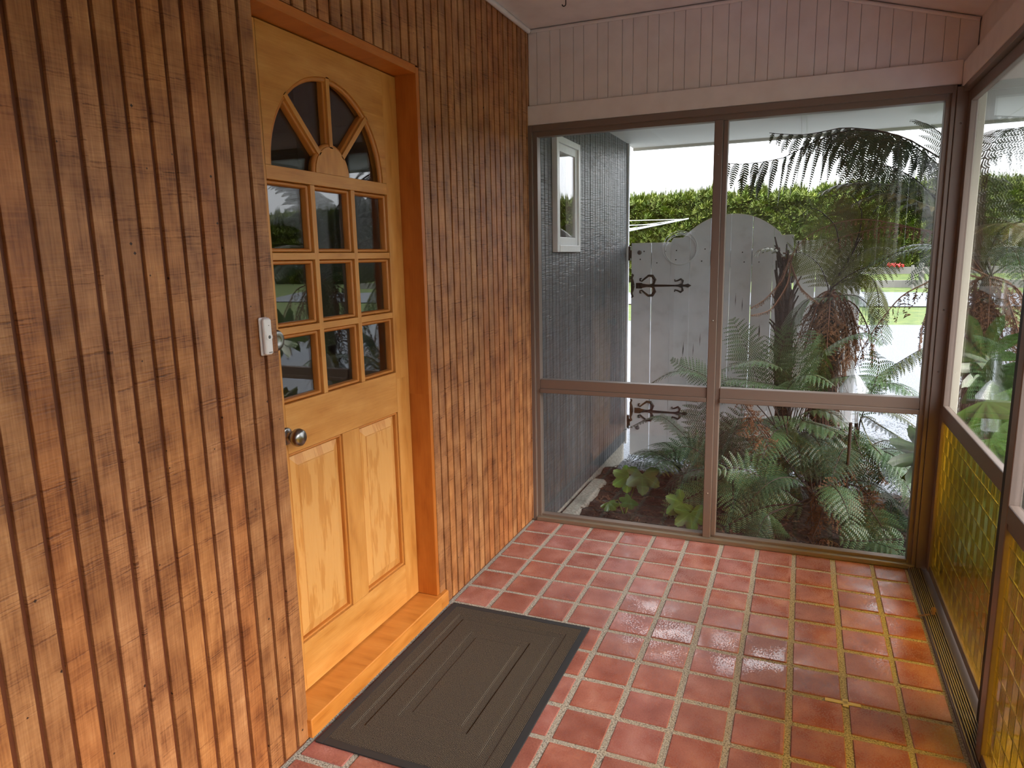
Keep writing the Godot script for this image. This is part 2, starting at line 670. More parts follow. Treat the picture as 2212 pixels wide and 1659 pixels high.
func board_mesh(z0: float, z1: float, y0: float, y1: float, thick: float, rough: float, sd: int) -> ArrayMesh:
	# one sawn board on the x = 0 face, its edges wandering a little
	var r := RandomNumberGenerator.new()
	r.seed = sd
	var m := Mesher.new()
	var segs := 5
	var uo := Vector2(0.013 * r.randf(), 0.008 * r.randf())
	var face := -rough * 0.8 * r.randf()
	var rows := []
	for i in segs + 1:
		var y := lerpf(y0, y1, float(i) / segs)
		var a := z0 + r.randf_range(-rough, rough) * 0.6
		var b := z1 + r.randf_range(-rough, rough) * 0.6
		var e := 0.0018
		var f := face
		var pts := [Vector3(-thick, y, a), Vector3(f - e, y, a), Vector3(f, y, a + e), Vector3(f, y, b - e), Vector3(f - e, y, b), Vector3(-thick, y, b)]
		var nn := [Vector3(0, 0, -1), Vector3(0, 0, -1), Vector3(1, 0, 0), Vector3(1, 0, 0), Vector3(0, 0, 1), Vector3(0, 0, 1)]
		var s := m.v.size()
		for k in 6:
			m.vert(pts[k], nn[k], Vector2(pts[k].z + uo.x + (pts[k].x if k < 2 else -pts[k].x if k > 3 else 0.0), y + uo.y))
		rows.append(s)
		if i > 0:
			for k in 5:
				m.tri(rows[i - 1] + k, rows[i - 1] + k + 1, s + k + 1)
				m.tri(rows[i - 1] + k, s + k + 1, s + k)
	for e2 in [0, segs]:
		var s: int = rows[e2]
		m.quad(m.v[s], m.v[s + 2], m.v[s + 3], m.v[s + 5], Vector3(0, -1 if e2 == 0 else 1, 0))
	return m.mesh()


func build_left_wall() -> void:
	var w := thing("wall_left")
	tag(w, "wall of rough-sawn reddish brown vertical boards round the front door", "wall", "", "structure")
	var back := 0.009
	bx("backing", Vector3(-0.12, -0.02, -0.06), Vector3(-back, 2.55, 1.072), M.groove, w)
	bx("backing", Vector3(-0.12, -0.02, 1.908), Vector3(-back, 2.55, 4.36), M.groove, w)
	bx("backing", Vector3(-0.12, 2.085, 1.072), Vector3(-back, 2.55, 1.908), M.groove, w)
	var pitch := 0.0557
	var gap := 0.0105
	var k := 0
	var z := 1.079
	while z > 0.0: # right of the door, towards the end window
		var wide := pitch + rng.randf_range(-0.0025, 0.0025)
		var z0 := maxf(z - wide + gap * 0.5, -0.05)
		put("board", board_mesh(z0, z - gap * 0.5, 0.012, 2.497, back, 0.0013, 1000 + k), M.boards[rng.randi() % M.boards.size()], w)
		z -= wide
		k += 1
	z = 1.079
	while z < 1.9: # over the door
		var z1 := minf(z + pitch, 1.906)
		if z1 - z > 0.02:
			put("board", board_mesh(z + gap * 0.5, z1 - gap * 0.5, 2.083, 2.497, back, 0.0013, 2000 + k), M.boards[rng.randi() % M.boards.size()], w)
		z = z1
		k += 1
	z = 1.902
	while z < 4.3: # left of the door
		var wide := pitch + rng.randf_range(-0.002, 0.002)
		if k == 0:
			wide = 0.03
		put("board", board_mesh(z + gap * 0.5 - 0.004, z + wide - gap * 0.5 - 0.004, 0.012, 2.497, back, 0.0015, 3000 + k), M.boards[rng.randi() % M.boards.size()], w)
		z += wide
		k += 1


func disc_sector(zc: float, yc: float, r0: float, r1: float, a0: float, a1: float, n: int) -> PackedVector2Array:
	var p := PackedVector2Array()
	for i in n + 1:
		var a := lerpf(a0, a1, float(i) / n)
		p.append(Vector2(zc + cos(a) * r1, yc + sin(a) * r1))
	for i in n + 1:
		var a := lerpf(a1, a0, float(i) / n)
		p.append(Vector2(zc + cos(a) * r0, yc + sin(a) * r0))
	return p


func build_front_door() -> void:
	var zl := 1.10
	var zr := 1.894
	var face := -0.085
	var back := -0.125
	var zc := 1.497
	# frame
	var fr := thing("trim_5")
	tag(fr, "orange-brown timber frame round the front door", "door frame", "", "structure")
	bx("jamb", Vector3(-0.12, 0.078, 1.076), Vector3(-0.001, 2.078, 1.0985), M.door_frame, fr, 0.002)
	bx("jamb", Vector3(-0.12, 0.078, 1.8955), Vector3(-0.012, 2.078, 1.907), M.door_frame, fr, 0.002)
	bx("head", Vector3(-0.12, 2.054, 1.0985), Vector3(-0.001, 2.082, 1.8955), M.door_frame, fr, 0.002, true)
	var sl := thing("trim_6")
	tag(sl, "pale timber sill under the front door", "door sill", "", "structure")
	bx("sill", Vector3(-0.14, 0.012, 1.03), Vector3(0.016, 0.077, 1.909), M.sill, sl, 0.005, true)
	# leaf
	var d := thing("door_1")
	tag(d, "pale varnished front door with fanlight, nine panes and two panels", "door", "", "structure")
	bx("stile", Vector3(back, 0.083, zl), Vector3(face, 2.05, 1.19), M.door, d, 0.0015)
	bx("stile", Vector3(back, 0.083, 1.80), Vector3(face, 2.05, zr), M.door, d, 0.0015)
	bx("bottom_rail", Vector3(back, 0.083, 1.19), Vector3(face, 0.24, 1.80), M.door, d, 0.0015, true)
	bx("lock_rail", Vector3(back, 0.85, 1.19), Vector3(face, 1.0, 1.80), M.door, d, 0.0015, true)
	bx("rail", Vector3(back, 1.638, 1.19), Vector3(face, 1.677, 1.80), M.door, d, 0.0015, true)
	bx("mullion", Vector3(back, 0.24, 1.441), Vector3(face, 0.85, 1.535), M.door, d, 0.0015)
	# arched head
	var R := 0.285
	var yc := 1.677
	var m := Mesher.new(Vector2(0.1, 0.2), true)
	var n := 40
	var arc := []
	var rim := []
	for i in n + 1:
		var a := PI * i / n
		var dir := Vector2(cos(a), sin(a))
		arc.append(Vector2(zc + dir.x * R, yc + dir.y * R))
		var s := 1e9
		if absf(dir.x) > 1e-5:
			s = minf(s, ((1.80 if dir.x > 0 else 1.19) - zc) / dir.x)
		if dir.y > 1e-5:
			s = minf(s, (2.05 - yc) / dir.y)
		rim.append(Vector2(zc, yc) + dir * s)
	for i in n:
		var a: Vector2 = arc[i]
		var b: Vector2 = arc[i + 1]
		var c: Vector2 = rim[i + 1]
		var e: Vector2 = rim[i]
		m.quad(Vector3(face, a.y, a.x), Vector3(face, b.y, b.x), Vector3(face, c.y, c.x), Vector3(face, e.y, e.x), Vector3.RIGHT)
		m.quad(Vector3(back, a.y, a.x), Vector3(back, b.y, b.x), Vector3(back, c.y, c.x), Vector3(back, e.y, e.x), Vector3.LEFT)
		if absf(c.x - e.x) > 0.0001 and absf(c.y - e.y) > 0.0001: # the corner of the rectangle
			var q := Vector2(1.80 if c.x > zc else 1.19, 2.05)
			m.quad(Vector3(face, c.y, c.x), Vector3(face, q.y, q.x), Vector3(face, e.y, e.x), Vector3(face, c.y, c.x), Vector3.RIGHT)
		var na := Vector3(0, yc - (a.y + b.y) / 2, zc - (a.x + b.x) / 2).normalized()
		m.quad(Vector3(face, a.y, a.x), Vector3(face, b.y, b.x), Vector3(back, b.y, b.x), Vector3(back, a.y, a.x), na)
	put("arched_head", m.mesh(), M.door, d)
	# mouldings round the arch, spokes and hub
	var mo := Mesher.new()
	var pts := []
	for i in n + 1:
		var a := PI * i / n
		pts.append(Vector3(face - 0.011, yc + sin(a) * (R - 0.005), zc + cos(a) * (R - 0.005)))
	mo.tube(pts, [0.0085], 8)
	put("arch_moulding", mo.mesh(), M.door_dark, d)
	mo = Mesher.new()
	mo.prism(disc_sector(zc, yc, 0.0, 0.083, 0.0, PI, 24), 0.03, 0.0, Transform3D(Basis(Vector3(0, 0, 1), Vector3(0, 1, 0), Vector3(-1, 0, 0)), Vector3(face, 0, 0)))
	put("hub", mo.mesh(), M.door, d)
	mo = Mesher.new()
	pts = []
	for i in 25:
		var a := PI * i / 24
		pts.append(Vector3(face - 0.011, yc + sin(a) * 0.086, zc + cos(a) * 0.086))
	mo.tube(pts, [0.0085], 8)
	put("hub_moulding", mo.mesh(), M.door_dark, d)
	for a in [PI * 0.25, PI * 0.5, PI * 0.75]:
		mo = Mesher.new(Vector2(0.05, a))
		var xf := Transform3D(Basis(Vector3(1, 0, 0), a - PI / 2).inverse(), Vector3(face, yc, zc))
		xf = Transform3D(Basis(Vector3(1, 0, 0), PI / 2 - a), Vector3(face, yc, zc))
		mo.box(Vector3(-0.03, 0.078, -0.0085), Vector3(0.0, R + 0.004, 0.0085), 0.001, xf)
		var sp := put("spoke", mo.mesh(), M.door, d)
		mo = Mesher.new(Vector2(0.05, a))
		mo.box(Vector3(-0.034, 0.08, -0.017), Vector3(-0.007, R, 0.017), 0.006, xf)
		put("spoke_moulding", mo.mesh(), M.door_dark, sp)
	for i in 4:
		mo = Mesher.new()
		mo.prism(disc_sector(zc, yc, 0.08, R, PI * i / 4, PI * (i + 1) / 4, 12), 0.026, 0.022, Transform3D(Basis(Vector3(0, 0, 1), Vector3(0, 1, 0), Vector3(-1, 0, 0)), Vector3(face, 0, 0)))
		put("pane", mo.mesh(), M.glass, d)
	# nine panes and their bars
	var zs := [1.19, 1.397, 1.603, 1.80]
	var ys := [1.0, 1.2125, 1.4265, 1.638]
	for j in [1, 2]:
		bx("glazing_bar", Vector3(back, 1.0, zs[j] - 0.0105), Vector3(face - 0.0005, 1.638, zs[j] + 0.0105), M.door, d, 0.0015)
		bx("glazing_bar", Vector3(back, ys[j] - 0.0105, 1.19), Vector3(face - 0.001, ys[j] + 0.0105, 1.80), M.door, d, 0.0015, true)
	for i in 3:
		for j in 3:
			var z0: float = zs[i] + (0.0105 if i > 0 else 0.0)
			var z1: float = zs[i + 1] - (0.0105 if i < 2 else 0.0)
			var y0: float = ys[j] + (0.0105 if j > 0 else 0.0)
			var y1: float = ys[j + 1] - (0.0105 if j < 2 else 0.0)
			var bead := Mesher.new(Vector2(0.1 * i, 0.1 * j))
			for q in [[Vector3(z0, y0, 0), Vector3(z0 + 0.013, y1, 0)], [Vector3(z1 - 0.013, y0, 0), Vector3(z1, y1, 0)], [Vector3(z0, y0, 0), Vector3(z1, y0 + 0.013, 0)], [Vector3(z0, y1 - 0.013, 0), Vector3(z1, y1, 0)]]:
				bead.box(Vector3(back + 0.005, q[0].y, q[0].x), Vector3(face - 0.007, q[1].y, q[1].x), 0.006)
			var p := bx("pane", Vector3(-0.111, y0, z0), Vector3(-0.107, y1, z1), M.glass, d, 0.0)
			put("bead", bead.mesh(), M.door_dark, p)
	# two raised panels
	for q in [[1.19, 1.441], [1.535, 1.80]]:
		var pm := Mesher.new(Vector2(0.02 - q[0] + (0.3 if q[0] > 1.4 else 0.0), -0.2))
		var z0: float = q[0]
		var z1: float = q[1]
		var rings := [[0.0, -0.102], [0.012, -0.104], [0.014, -0.101], [0.044, -0.0925], [0.046, -0.0895], [0.05, -0.089]]
		for i in rings.size():
			var a: float = rings[i][0]
			var xa: float = rings[i][1]
			if i == rings.size() - 1:
				pm.quad(Vector3(xa, 0.24 + a, z0 + a), Vector3(xa, 0.85 - a, z0 + a), Vector3(xa, 0.85 - a, z1 - a), Vector3(xa, 0.24 + a, z1 - a), Vector3.RIGHT)
				break
			var b: float = rings[i + 1][0]
			var xb: float = rings[i + 1][1]
			var o := [Vector3(xa, 0.24 + a, z0 + a), Vector3(xa, 0.85 - a, z0 + a), Vector3(xa, 0.85 - a, z1 - a), Vector3(xa, 0.24 + a, z1 - a)]
			var inn := [Vector3(xb, 0.24 + b, z0 + b), Vector3(xb, 0.85 - b, z0 + b), Vector3(xb, 0.85 - b, z1 - b), Vector3(xb, 0.24 + b, z1 - b)]
			for k in 4:
				var nn: Vector3 = (o[(k + 1) % 4] - o[k]).cross(inn[k] - o[k]).normalized()
				pm.quad(o[k], o[(k + 1) % 4], inn[(k + 1) % 4], inn[k], nn if nn.x > 0 else -nn)
		var pnl := put("panel", pm.mesh(), M.panel, d)
		var mold := Mesher.new()
		for e in [[z0, 0.24, z0 + 0.011, 0.85], [z1 - 0.011, 0.24, z1, 0.85], [z0, 0.24, z1, 0.251], [z0, 0.839, z1, 0.85]]:
			mold.box(Vector3(-0.11, e[1], e[0]), Vector3(-0.0885, e[3], e[2]), 0.005)
		put("panel_moulding", mold.mesh(), M.door_dark, pnl)
	# knob and night latch
	var kx := Transform3D(Basis(Vector3(0, 0, 1), -PI / 2), Vector3(face, 0.908, 1.806))
	var kb := Mesher.new()
	kb.lathe([Vector2(0.0, 0.0), Vector2(0.026, 0.0), Vector2(0.026, 0.004), Vector2(0.022, 0.007), Vector2(0.012, 0.009), Vector2(0.011, 0.022), Vector2(0.018, 0.028), Vector2(0.0255, 0.038), Vector2(0.027, 0.047), Vector2(0.0245, 0.056), Vector2(0.017, 0.0625), Vector2(0.0, 0.065)], 28, kx)
	var kn := put("knob", kb.mesh(), M.steel, d)
	kn.set_meta("label", "brushed steel door knob")
	var lk := Mesher.new()
	lk.lathe([Vector2(0.0, 0.0), Vector2(0.03, 0.0), Vector2(0.03, 0.006), Vector2(0.026, 0.011), Vector2(0.014, 0.012), Vector2(0.013, 0.009), Vector2(0.0, 0.009)], 28, Transform3D(Basis(Vector3(0, 0, 1), -PI / 2), Vector3(face, 1.192, 1.818)))
	put("latch_cylinder", lk.mesh(), M.steel, d).set_meta("label", "round steel night latch cylinder")


func build_floor() -> void:
	var f := thing("floor")
	tag(f, "floor of small square terracotta tiles with wide grey grout", "floor", "", "structure")
	bx("grout", Vector3(-0.012, -0.3, -0.06), Vector3(1.86, -0.0022, 4.36), M.grout, f, 0.001)
	var meshes := []
	for k in 6:
		var r := RandomNumberGenerator.new()
		r.seed = 50 + k
		var m := Mesher.new()
		var hx := 0.0727 + r.randf_range(-0.001, 0.001)
		var hz := 0.0722 + r.randf_range(-0.001, 0.001)
		m.box(Vector3(-hx, -0.012, -hz), Vector3(hx, 0.0, hz), 0.003)
		meshes.append(m.mesh())
	for c in 11:
		for row in 26:
			var o := MeshInstance3D.new()
			o.name = "tile"
			o.mesh = meshes[rng.randi() % meshes.size()]
			o.material_override = M.tiles[rng.randi() % M.tiles.size()]
			o.position = Vector3(0.165 * (c + 0.5) + rng.randf_range(-0.0012, 0.0012), 0.0012 + rng.randf_range(-0.0008, 0.0008), 0.164 * (row + 0.5) + rng.randf_range(-0.0012, 0.0012))
			o.rotation = Vector3(rng.randf_range(-0.003, 0.003), rng.randf_range(-0.006, 0.006), rng.randf_range(-0.003, 0.003))
			if c == 10:
				o.scale = Vector3(0.86, 1, 1)
				o.position.x = 1.7185
			f.add_child(o, true)
	# a patch of newer, paler mortar
	var g := Mesher.new()
	g.box(Vector3(-0.06, -0.002, -0.008), Vector3(0.045, 0.0025, 0.008), 0.002)
	g.box(Vector3(-0.009, -0.002, -0.02), Vector3(0.009, 0.0025, 0.02), 0.002)
	var gp := put("mortar_patch", g.mesh(), M.grout_new, f)
	gp.position = Vector3(0.165 * 9, 0.0, 0.164 * 7)
	gp.set_meta("label", "pale smear of newer mortar across a grout joint")


func pane(parent: Node3D, lo: Vector3, hi: Vector3, m: Material = null) -> MeshInstance3D:
	return bx("pane", lo, hi, m if m else M.glass, parent, 0.0)


func build_end_window() -> void:
	var w := thing("window_1")
	tag(w, "bronze aluminium end window of four panes facing the fern garden", "window", "", "structure")
	var zb := -0.06
	bx("jamb", Vector3(-0.008, 0.0, zb), Vector3(0.02, 2.05, 0.006), M.bronze, w, 0.002)
	bx("jamb", Vector3(0.018, 0.0, zb), Vector3(0.041, 2.03, -0.012), M.bronze, w, 0.002)
	bx("jamb", Vector3(1.806, 0.0, zb), Vector3(1.822, 2.05, 0.004), M.bronze, w, 0.002)
	bx("jamb", Vector3(1.788, 0.0, zb), Vector3(1.808, 2.03, -0.012), M.bronze, w, 0.002)
	bx("head", Vector3(0.02, 2.02, zb), Vector3(1.815, 2.05, 0.004), M.bronze, w, 0.002)
	bx("head", Vector3(0.04, 1.996, zb), Vector3(1.79, 2.022, -0.012), M.bronze, w, 0.002)
	bx("sill", Vector3(0.02, 0.0, zb), Vector3(1.82, 0.022, 0.012), M.track, w, 0.003)
	bx("sill", Vector3(0.04, 0.02, zb), Vector3(1.79, 0.034, -0.018), M.bronze, w, 0.002)
	bx("mullion", Vector3(0.893, 0.02, zb), Vector3(0.931, 2.0, -0.006), M.bronze, w, 0.003)
	bx("mullion", Vector3(0.93, 0.02, zb), Vector3(0.953, 2.0, -0.018), M.bronze, w, 0.003)
	for q in [[0.041, 0.893], [0.953, 1.788]]:
		bx("transom", Vector3(q[0], 0.728, zb), Vector3(q[1], 0.778, -0.012), M.bronze, w, 0.003)
		bx("transom", Vector3(q[0], 0.706, zb), Vector3(q[1], 0.729, -0.006), M.bronze, w, 0.003)
		pane(w, Vector3(q[0] - 0.003, 0.776, -0.046), Vector3(q[1] + 0.003, 1.998, -0.042))
		pane(w, Vector3(q[0] - 0.003, 0.03, -0.046), Vector3(q[1] + 0.003, 0.708, -0.042))
	for y in [0.25, 1.1, 1.85]:
		var s := Mesher.new()
		s.lathe([Vector2(0.0, 0.0035), Vector2(0.003, 0.002), Vector2(0.004, 0.0)], 10, Transform3D(Basis(Vector3(1, 0, 0), PI / 2), Vector3(0.912, y, -0.006)))
		put("screw", s.mesh(), M.steel, w)


func slider(called: String, label: String, x0: float, x1: float, z0: float, z1: float) -> void:
	var d := thing(called)
	tag(d, label, "door", "", "structure")
	var fm: Material = M.bronze
	var st := 0.05
	bx("stile", Vector3(x0, 0.02, z0), Vector3(x1, 2.02, z0 + st), fm, d, 0.003)
	bx("stile", Vector3(x0, 0.02, z1 - st), Vector3(x1, 2.02, z1), fm, d, 0.003)
	bx("top_rail", Vector3(x0, 1.975, z0 + st), Vector3(x1, 2.02, z1 - st), fm, d, 0.003)
	bx("bottom_rail", Vector3(x0 + 0.004, 0.02, z0 + st), Vector3(x1, 0.05, z1 - st), M.bronze, d, 0.002)
	bx("middle_rail", Vector3(x0, 0.715, z0 + st), Vector3(x1, 0.765, z1 - st), fm, d, 0.004)
	bx("middle_rail", Vector3(x0 + 0.005, 0.695, z0 + st), Vector3(x1, 0.716, z1 - st), fm, d, 0.003)
	var xm := (x0 + x1) / 2
	pane(d, Vector3(xm - 0.002, 0.764, z0 + st - 0.004), Vector3(xm + 0.002, 1.977, z1 - st + 0.004))
	var am := bx("amber_panel", Vector3(xm - 0.003, 0.048, z0 + st - 0.004), Vector3(xm + 0.003, 0.697, z1 - st + 0.004), M.amber, d, 0.0)
	am.set_meta("label", "amber figured glass with a basket-weave pattern")


func build_sliding_doors() -> void:
	# frame: jambs, head and ridged floor track
	var t := thing("trim_7")
	tag(t, "bronze frame and ridged floor track of the sliding doors", "door frame", "", "structure")
	bx("jamb", Vector3(1.822, 0.006, -0.04), Vector3(1.888, 2.04, 0.012), M.bronze, t, 0.002)
	for y in [0.9, 1.16, 1.9]:
		var s := Mesher.new()
		s.lathe([Vector2(0.0, 0.0035), Vector2(0.003, 0.002), Vector2(0.004, 0.0)], 10, Transform3D(Basis(Vector3(1, 0, 0), PI / 2), Vector3(1.842, y, 0.012)))
		put("screw", s.mesh(), M.steel, t)
	bx("jamb", Vector3(1.80, 0.02, 4.24), Vector3(1.93, 2.04, 4.3), M.bronze, t, 0.002)
	bx("head", Vector3(1.842, 2.02, 0.012), Vector3(1.93, 2.045, 4.3), M.bronze, t, 0.002)
	bx("track_base", Vector3(1.792, -0.05, 0.0), Vector3(1.95, 0.006, 4.3), M.bronze, t, 0.001)
	for x in [1.797, 1.806, 1.813, 1.82, 1.827, 1.834, 1.842]:
		bx("track_rib", Vector3(x - 0.0022, 0.004, 0.012), Vector3(x + 0.0022, 0.0145, 4.24), M.track, t, 0.001)
	bx("track_rib", Vector3(1.892, 0.004, 0.012), Vector3(1.95, 0.018, 4.24), M.track, t, 0.002)
	bx("meeting_seal", Vector3(1.84, 0.02, 1.127), Vector3(1.862, 2.0, 1.315), M.seal, t, 0.001)
	slider("door_2", "fixed glazed door panel next to the corner, amber glass below", 1.862, 1.888, 0.012, 1.125)
	slider("door_3", "bronze sliding door panel nearest on the right edge, amber glass below", 1.806, 1.836, 1.29, 2.4)
	slider("door_4", "glazed sliding door panel beside the camera, amber glass below", 1.862, 1.888, 2.36, 3.35)
	slider("door_5", "last glazed door panel on the right, amber glass below", 1.806, 1.836, 3.3, 4.24)


func build_back_wall() -> void:
	tag(bx("wall_back", Vector3(-0.02, -0.3, 4.3), Vector3(1.98, 2.56, 4.4), M.white), "plain white wall behind the camera", "wall", "", "structure")


func build_outside_house() -> void:
	# the house wall goes on outside, stained grey
	var w := thing("wall_outside")
	tag(w, "grey stained rough-sawn house wall beyond the end window", "wall", "", "structure")
	var wz0 := -0.814
	var wz1 := -0.378
	var wy0 := 1.436
	var wy1 := 2.067
	bx("backing", Vector3(-0.1, -0.1, wz1), Vector3(-0.008, 2.27, -0.062), M.grey_groove, w)
	bx("backing", Vector3(-0.1, -0.1, -2.155), Vector3(-0.008, 2.27, wz0), M.grey_groove, w)
	bx("backing", Vector3(-0.1, -0.1, wz0), Vector3(-0.008, wy0, wz1), M.grey_groove, w)
	bx("backing", Vector3(-0.1, wy1, wz0), Vector3(-0.008, 2.27, wz1), M.grey_groove, w)
	bx("footing", Vector3(-0.1, -0.45, -2.15), Vector3(-0.014, -0.1, -0.062), M.concrete, w)
	var z := -0.062
	var k := 0
	while z > -2.12:
		var wide := 0.0585 + rng.randf_range(-0.003, 0.003)
		var z0 := maxf(z - wide + 0.006, -2.13)
		var z1 := z
		var spans := [[-0.1, 2.255]]
		if z0 < wz1 + 0.01 and z1 > wz0 - 0.01:
			spans = [[-0.1, wy0 - 0.004], [wy1 + 0.004, 2.255]]
		for s in spans:
			put("board", board_mesh(z0, z1, s[0], s[1], 0.009, 0.002, 5000 + k), M.grey_boards[rng.randi() % 3], w)
			k += 1
		z -= wide
	bx("corner_strip", Vector3(-0.1, -0.12, -2.165), Vector3(0.012, 2.255, -2.132), M.gate, w, 0.002)
	# the small white window in it
	var v := thing("window_2")
	tag(v, "narrow white framed window in the grey house wall", "window", "", "structure")
	bx("jamb", Vector3(-0.06, wy0, wz0), Vector3(0.022, wy1, wz0 + 0.035), M.plastic, v, 0.003)
	bx("jamb", Vector3(-0.06, wy0, wz1 - 0.035), Vector3(0.022, wy1, wz1), M.plastic, v, 0.003)
	bx("head", Vector3(-0.06, wy1 - 0.035, wz0 + 0.035), Vector3(0.022, wy1, wz1 - 0.035), M.plastic, v, 0.003)
	bx("sill", Vector3(-0.06, wy0, wz0 + 0.035), Vector3(0.026, wy0 + 0.04, wz1 - 0.035), M.plastic, v, 0.003)
	var sa := 0.03
	for q in [[wz0 + 0.035, wz0 + 0.075, wy0 + 0.04, wy1 - 0.035], [wz1 - 0.075, wz1 - 0.035, wy0 + 0.04, wy1 - 0.035]]:
		bx("sash_stile", Vector3(-0.05, q[2], q[0]), Vector3(0.012, q[3], q[1]), M.plastic, v, 0.003)
	bx("sash_rail", Vector3(-0.05, wy0 + 0.04, wz0 + 0.075), Vector3(0.012, wy0 + 0.085, wz1 - 0.075), M.plastic, v, 0.003)
	bx("sash_rail", Vector3(-0.05, wy1 - 0.08, wz0 + 0.075), Vector3(0.012, wy1 - 0.035, wz1 - 0.075), M.plastic, v, 0.003)
	pane(v, Vector3(0.001, wy0 + 0.08, wz0 + 0.07), Vector3(0.005, wy1 - 0.075, wz1 - 0.07))
	# eaves
	var s := thing("ceiling_eaves")
	tag(s, "pale flat soffit of the eaves outside the glass", "soffit", "", "structure")
	bx("soffit_sheet", Vector3(-0.02, 2.255, -2.4), Vector3(1.247, 2.27, -0.062), M.white_out, s)
	bx("soffit_sheet", Vector3(1.255, 2.255, -2.4), Vector3(2.75, 2.27, -0.062), M.white_out, s)
	bx("soffit_sheet", Vector3(1.98, 2.255, -0.06), Vector3(2.75, 2.27, 4.8), M.white_out, s)
	bx("cover_strip", Vector3(1.235, 2.248, -2.39), Vector3(1.267, 2.256, -0.07), M.white_out, s)
	bx("fascia", Vector3(-0.02, 2.235, -2.43), Vector3(2.78, 2.56, -2.4), M.white_out, s)
	bx("fascia", Vector3(2.75, 2.235, -2.4), Vector3(2.78, 2.56, 4.8), M.white_out, s)
	bx("fascia", Vector3(-0.02, 2.27, 4.6), Vector3(2.78, 2.56, 4.63), M.white_out, s)
	# painted corner post outside the glass
	tag(bx("trim_8", Vector3(1.892, -0.2, -0.085), Vector3(1.93, 2.255, -0.02), M.cream, null, 0.003), "cream painted post outside the corner of the glazing", "post", "", "structure")
	tag(bx("trim_9", Vector3(-0.02, -0.3, -0.09), Vector3(1.95, -0.002, -0.06), M.concrete), "edge of the concrete slab under the end window", "slab edge", "", "structure")
	tag(bx("concrete_kerb", Vector3(0.0, -0.36, -1.16), Vector3(0.105, -0.115, -0.09), M.concrete, null, 0.018), "rough concrete strip at the foot of the grey wall", "kerb")


func heightfield(x0: float, x1: float, z0: float, z1: float, nx: int, nz: int, f: Callable) -> ArrayMesh:
	var m := Mesher.new()
	for j in nz + 1:
		for i in nx + 1:
			var x := lerpf(x0, x1, float(i) / nx)
			var z := lerpf(z0, z1, float(j) / nz)
			var e := 0.01
			var y: float = f.call(x, z)
			var nn := Vector3(y - f.call(x + e, z), e, y - f.call(x, z + e)).normalized()
			m.vert(Vector3(x, y, z), nn, Vector2(x, z))
	for j in nz:
		for i in nx:
			var a := j * (nx + 1) + i
			m.tri(a, a + 1, a + nx + 2)
			m.tri(a, a + nx + 2, a + nx + 1)
	return m.mesh()


func scatter(called: String, mesh: Mesh, m: Material, xfs: Array, cols: Array, parent: Node3D = null) -> MultiMeshInstance3D:
	var mm := MultiMesh.new()
	mm.transform_format = MultiMesh.TRANSFORM_3D
	mm.use_colors = true
	mm.mesh = mesh
	mm.instance_count = xfs.size()
	for i in xfs.size():
		mm.set_instance_transform(i, xfs[i])
		mm.set_instance_color(i, cols[i])
	var o := MultiMeshInstance3D.new()
	o.multimesh = mm
	o.material_override = m
	o.set_meta("kind", "stuff")
	if parent == null:
		o.name = numbered(called)
		add_child(o)
	else:
		o.name = called
		parent.add_child(o, true)
	return o


func soil_height(x: float, z: float) -> float:
	var f: FastNoiseLite = M.soil_noise
	var edge := smoothstep(-1.72, -1.5, z) * (1.0 - smoothstep(2.5, 2.8, x)) * (1.0 - smoothstep(0.7, 0.9, z))
	return -0.275 + 0.13 * edge + 0.035 * f.get_noise_2d(x, z) * edge


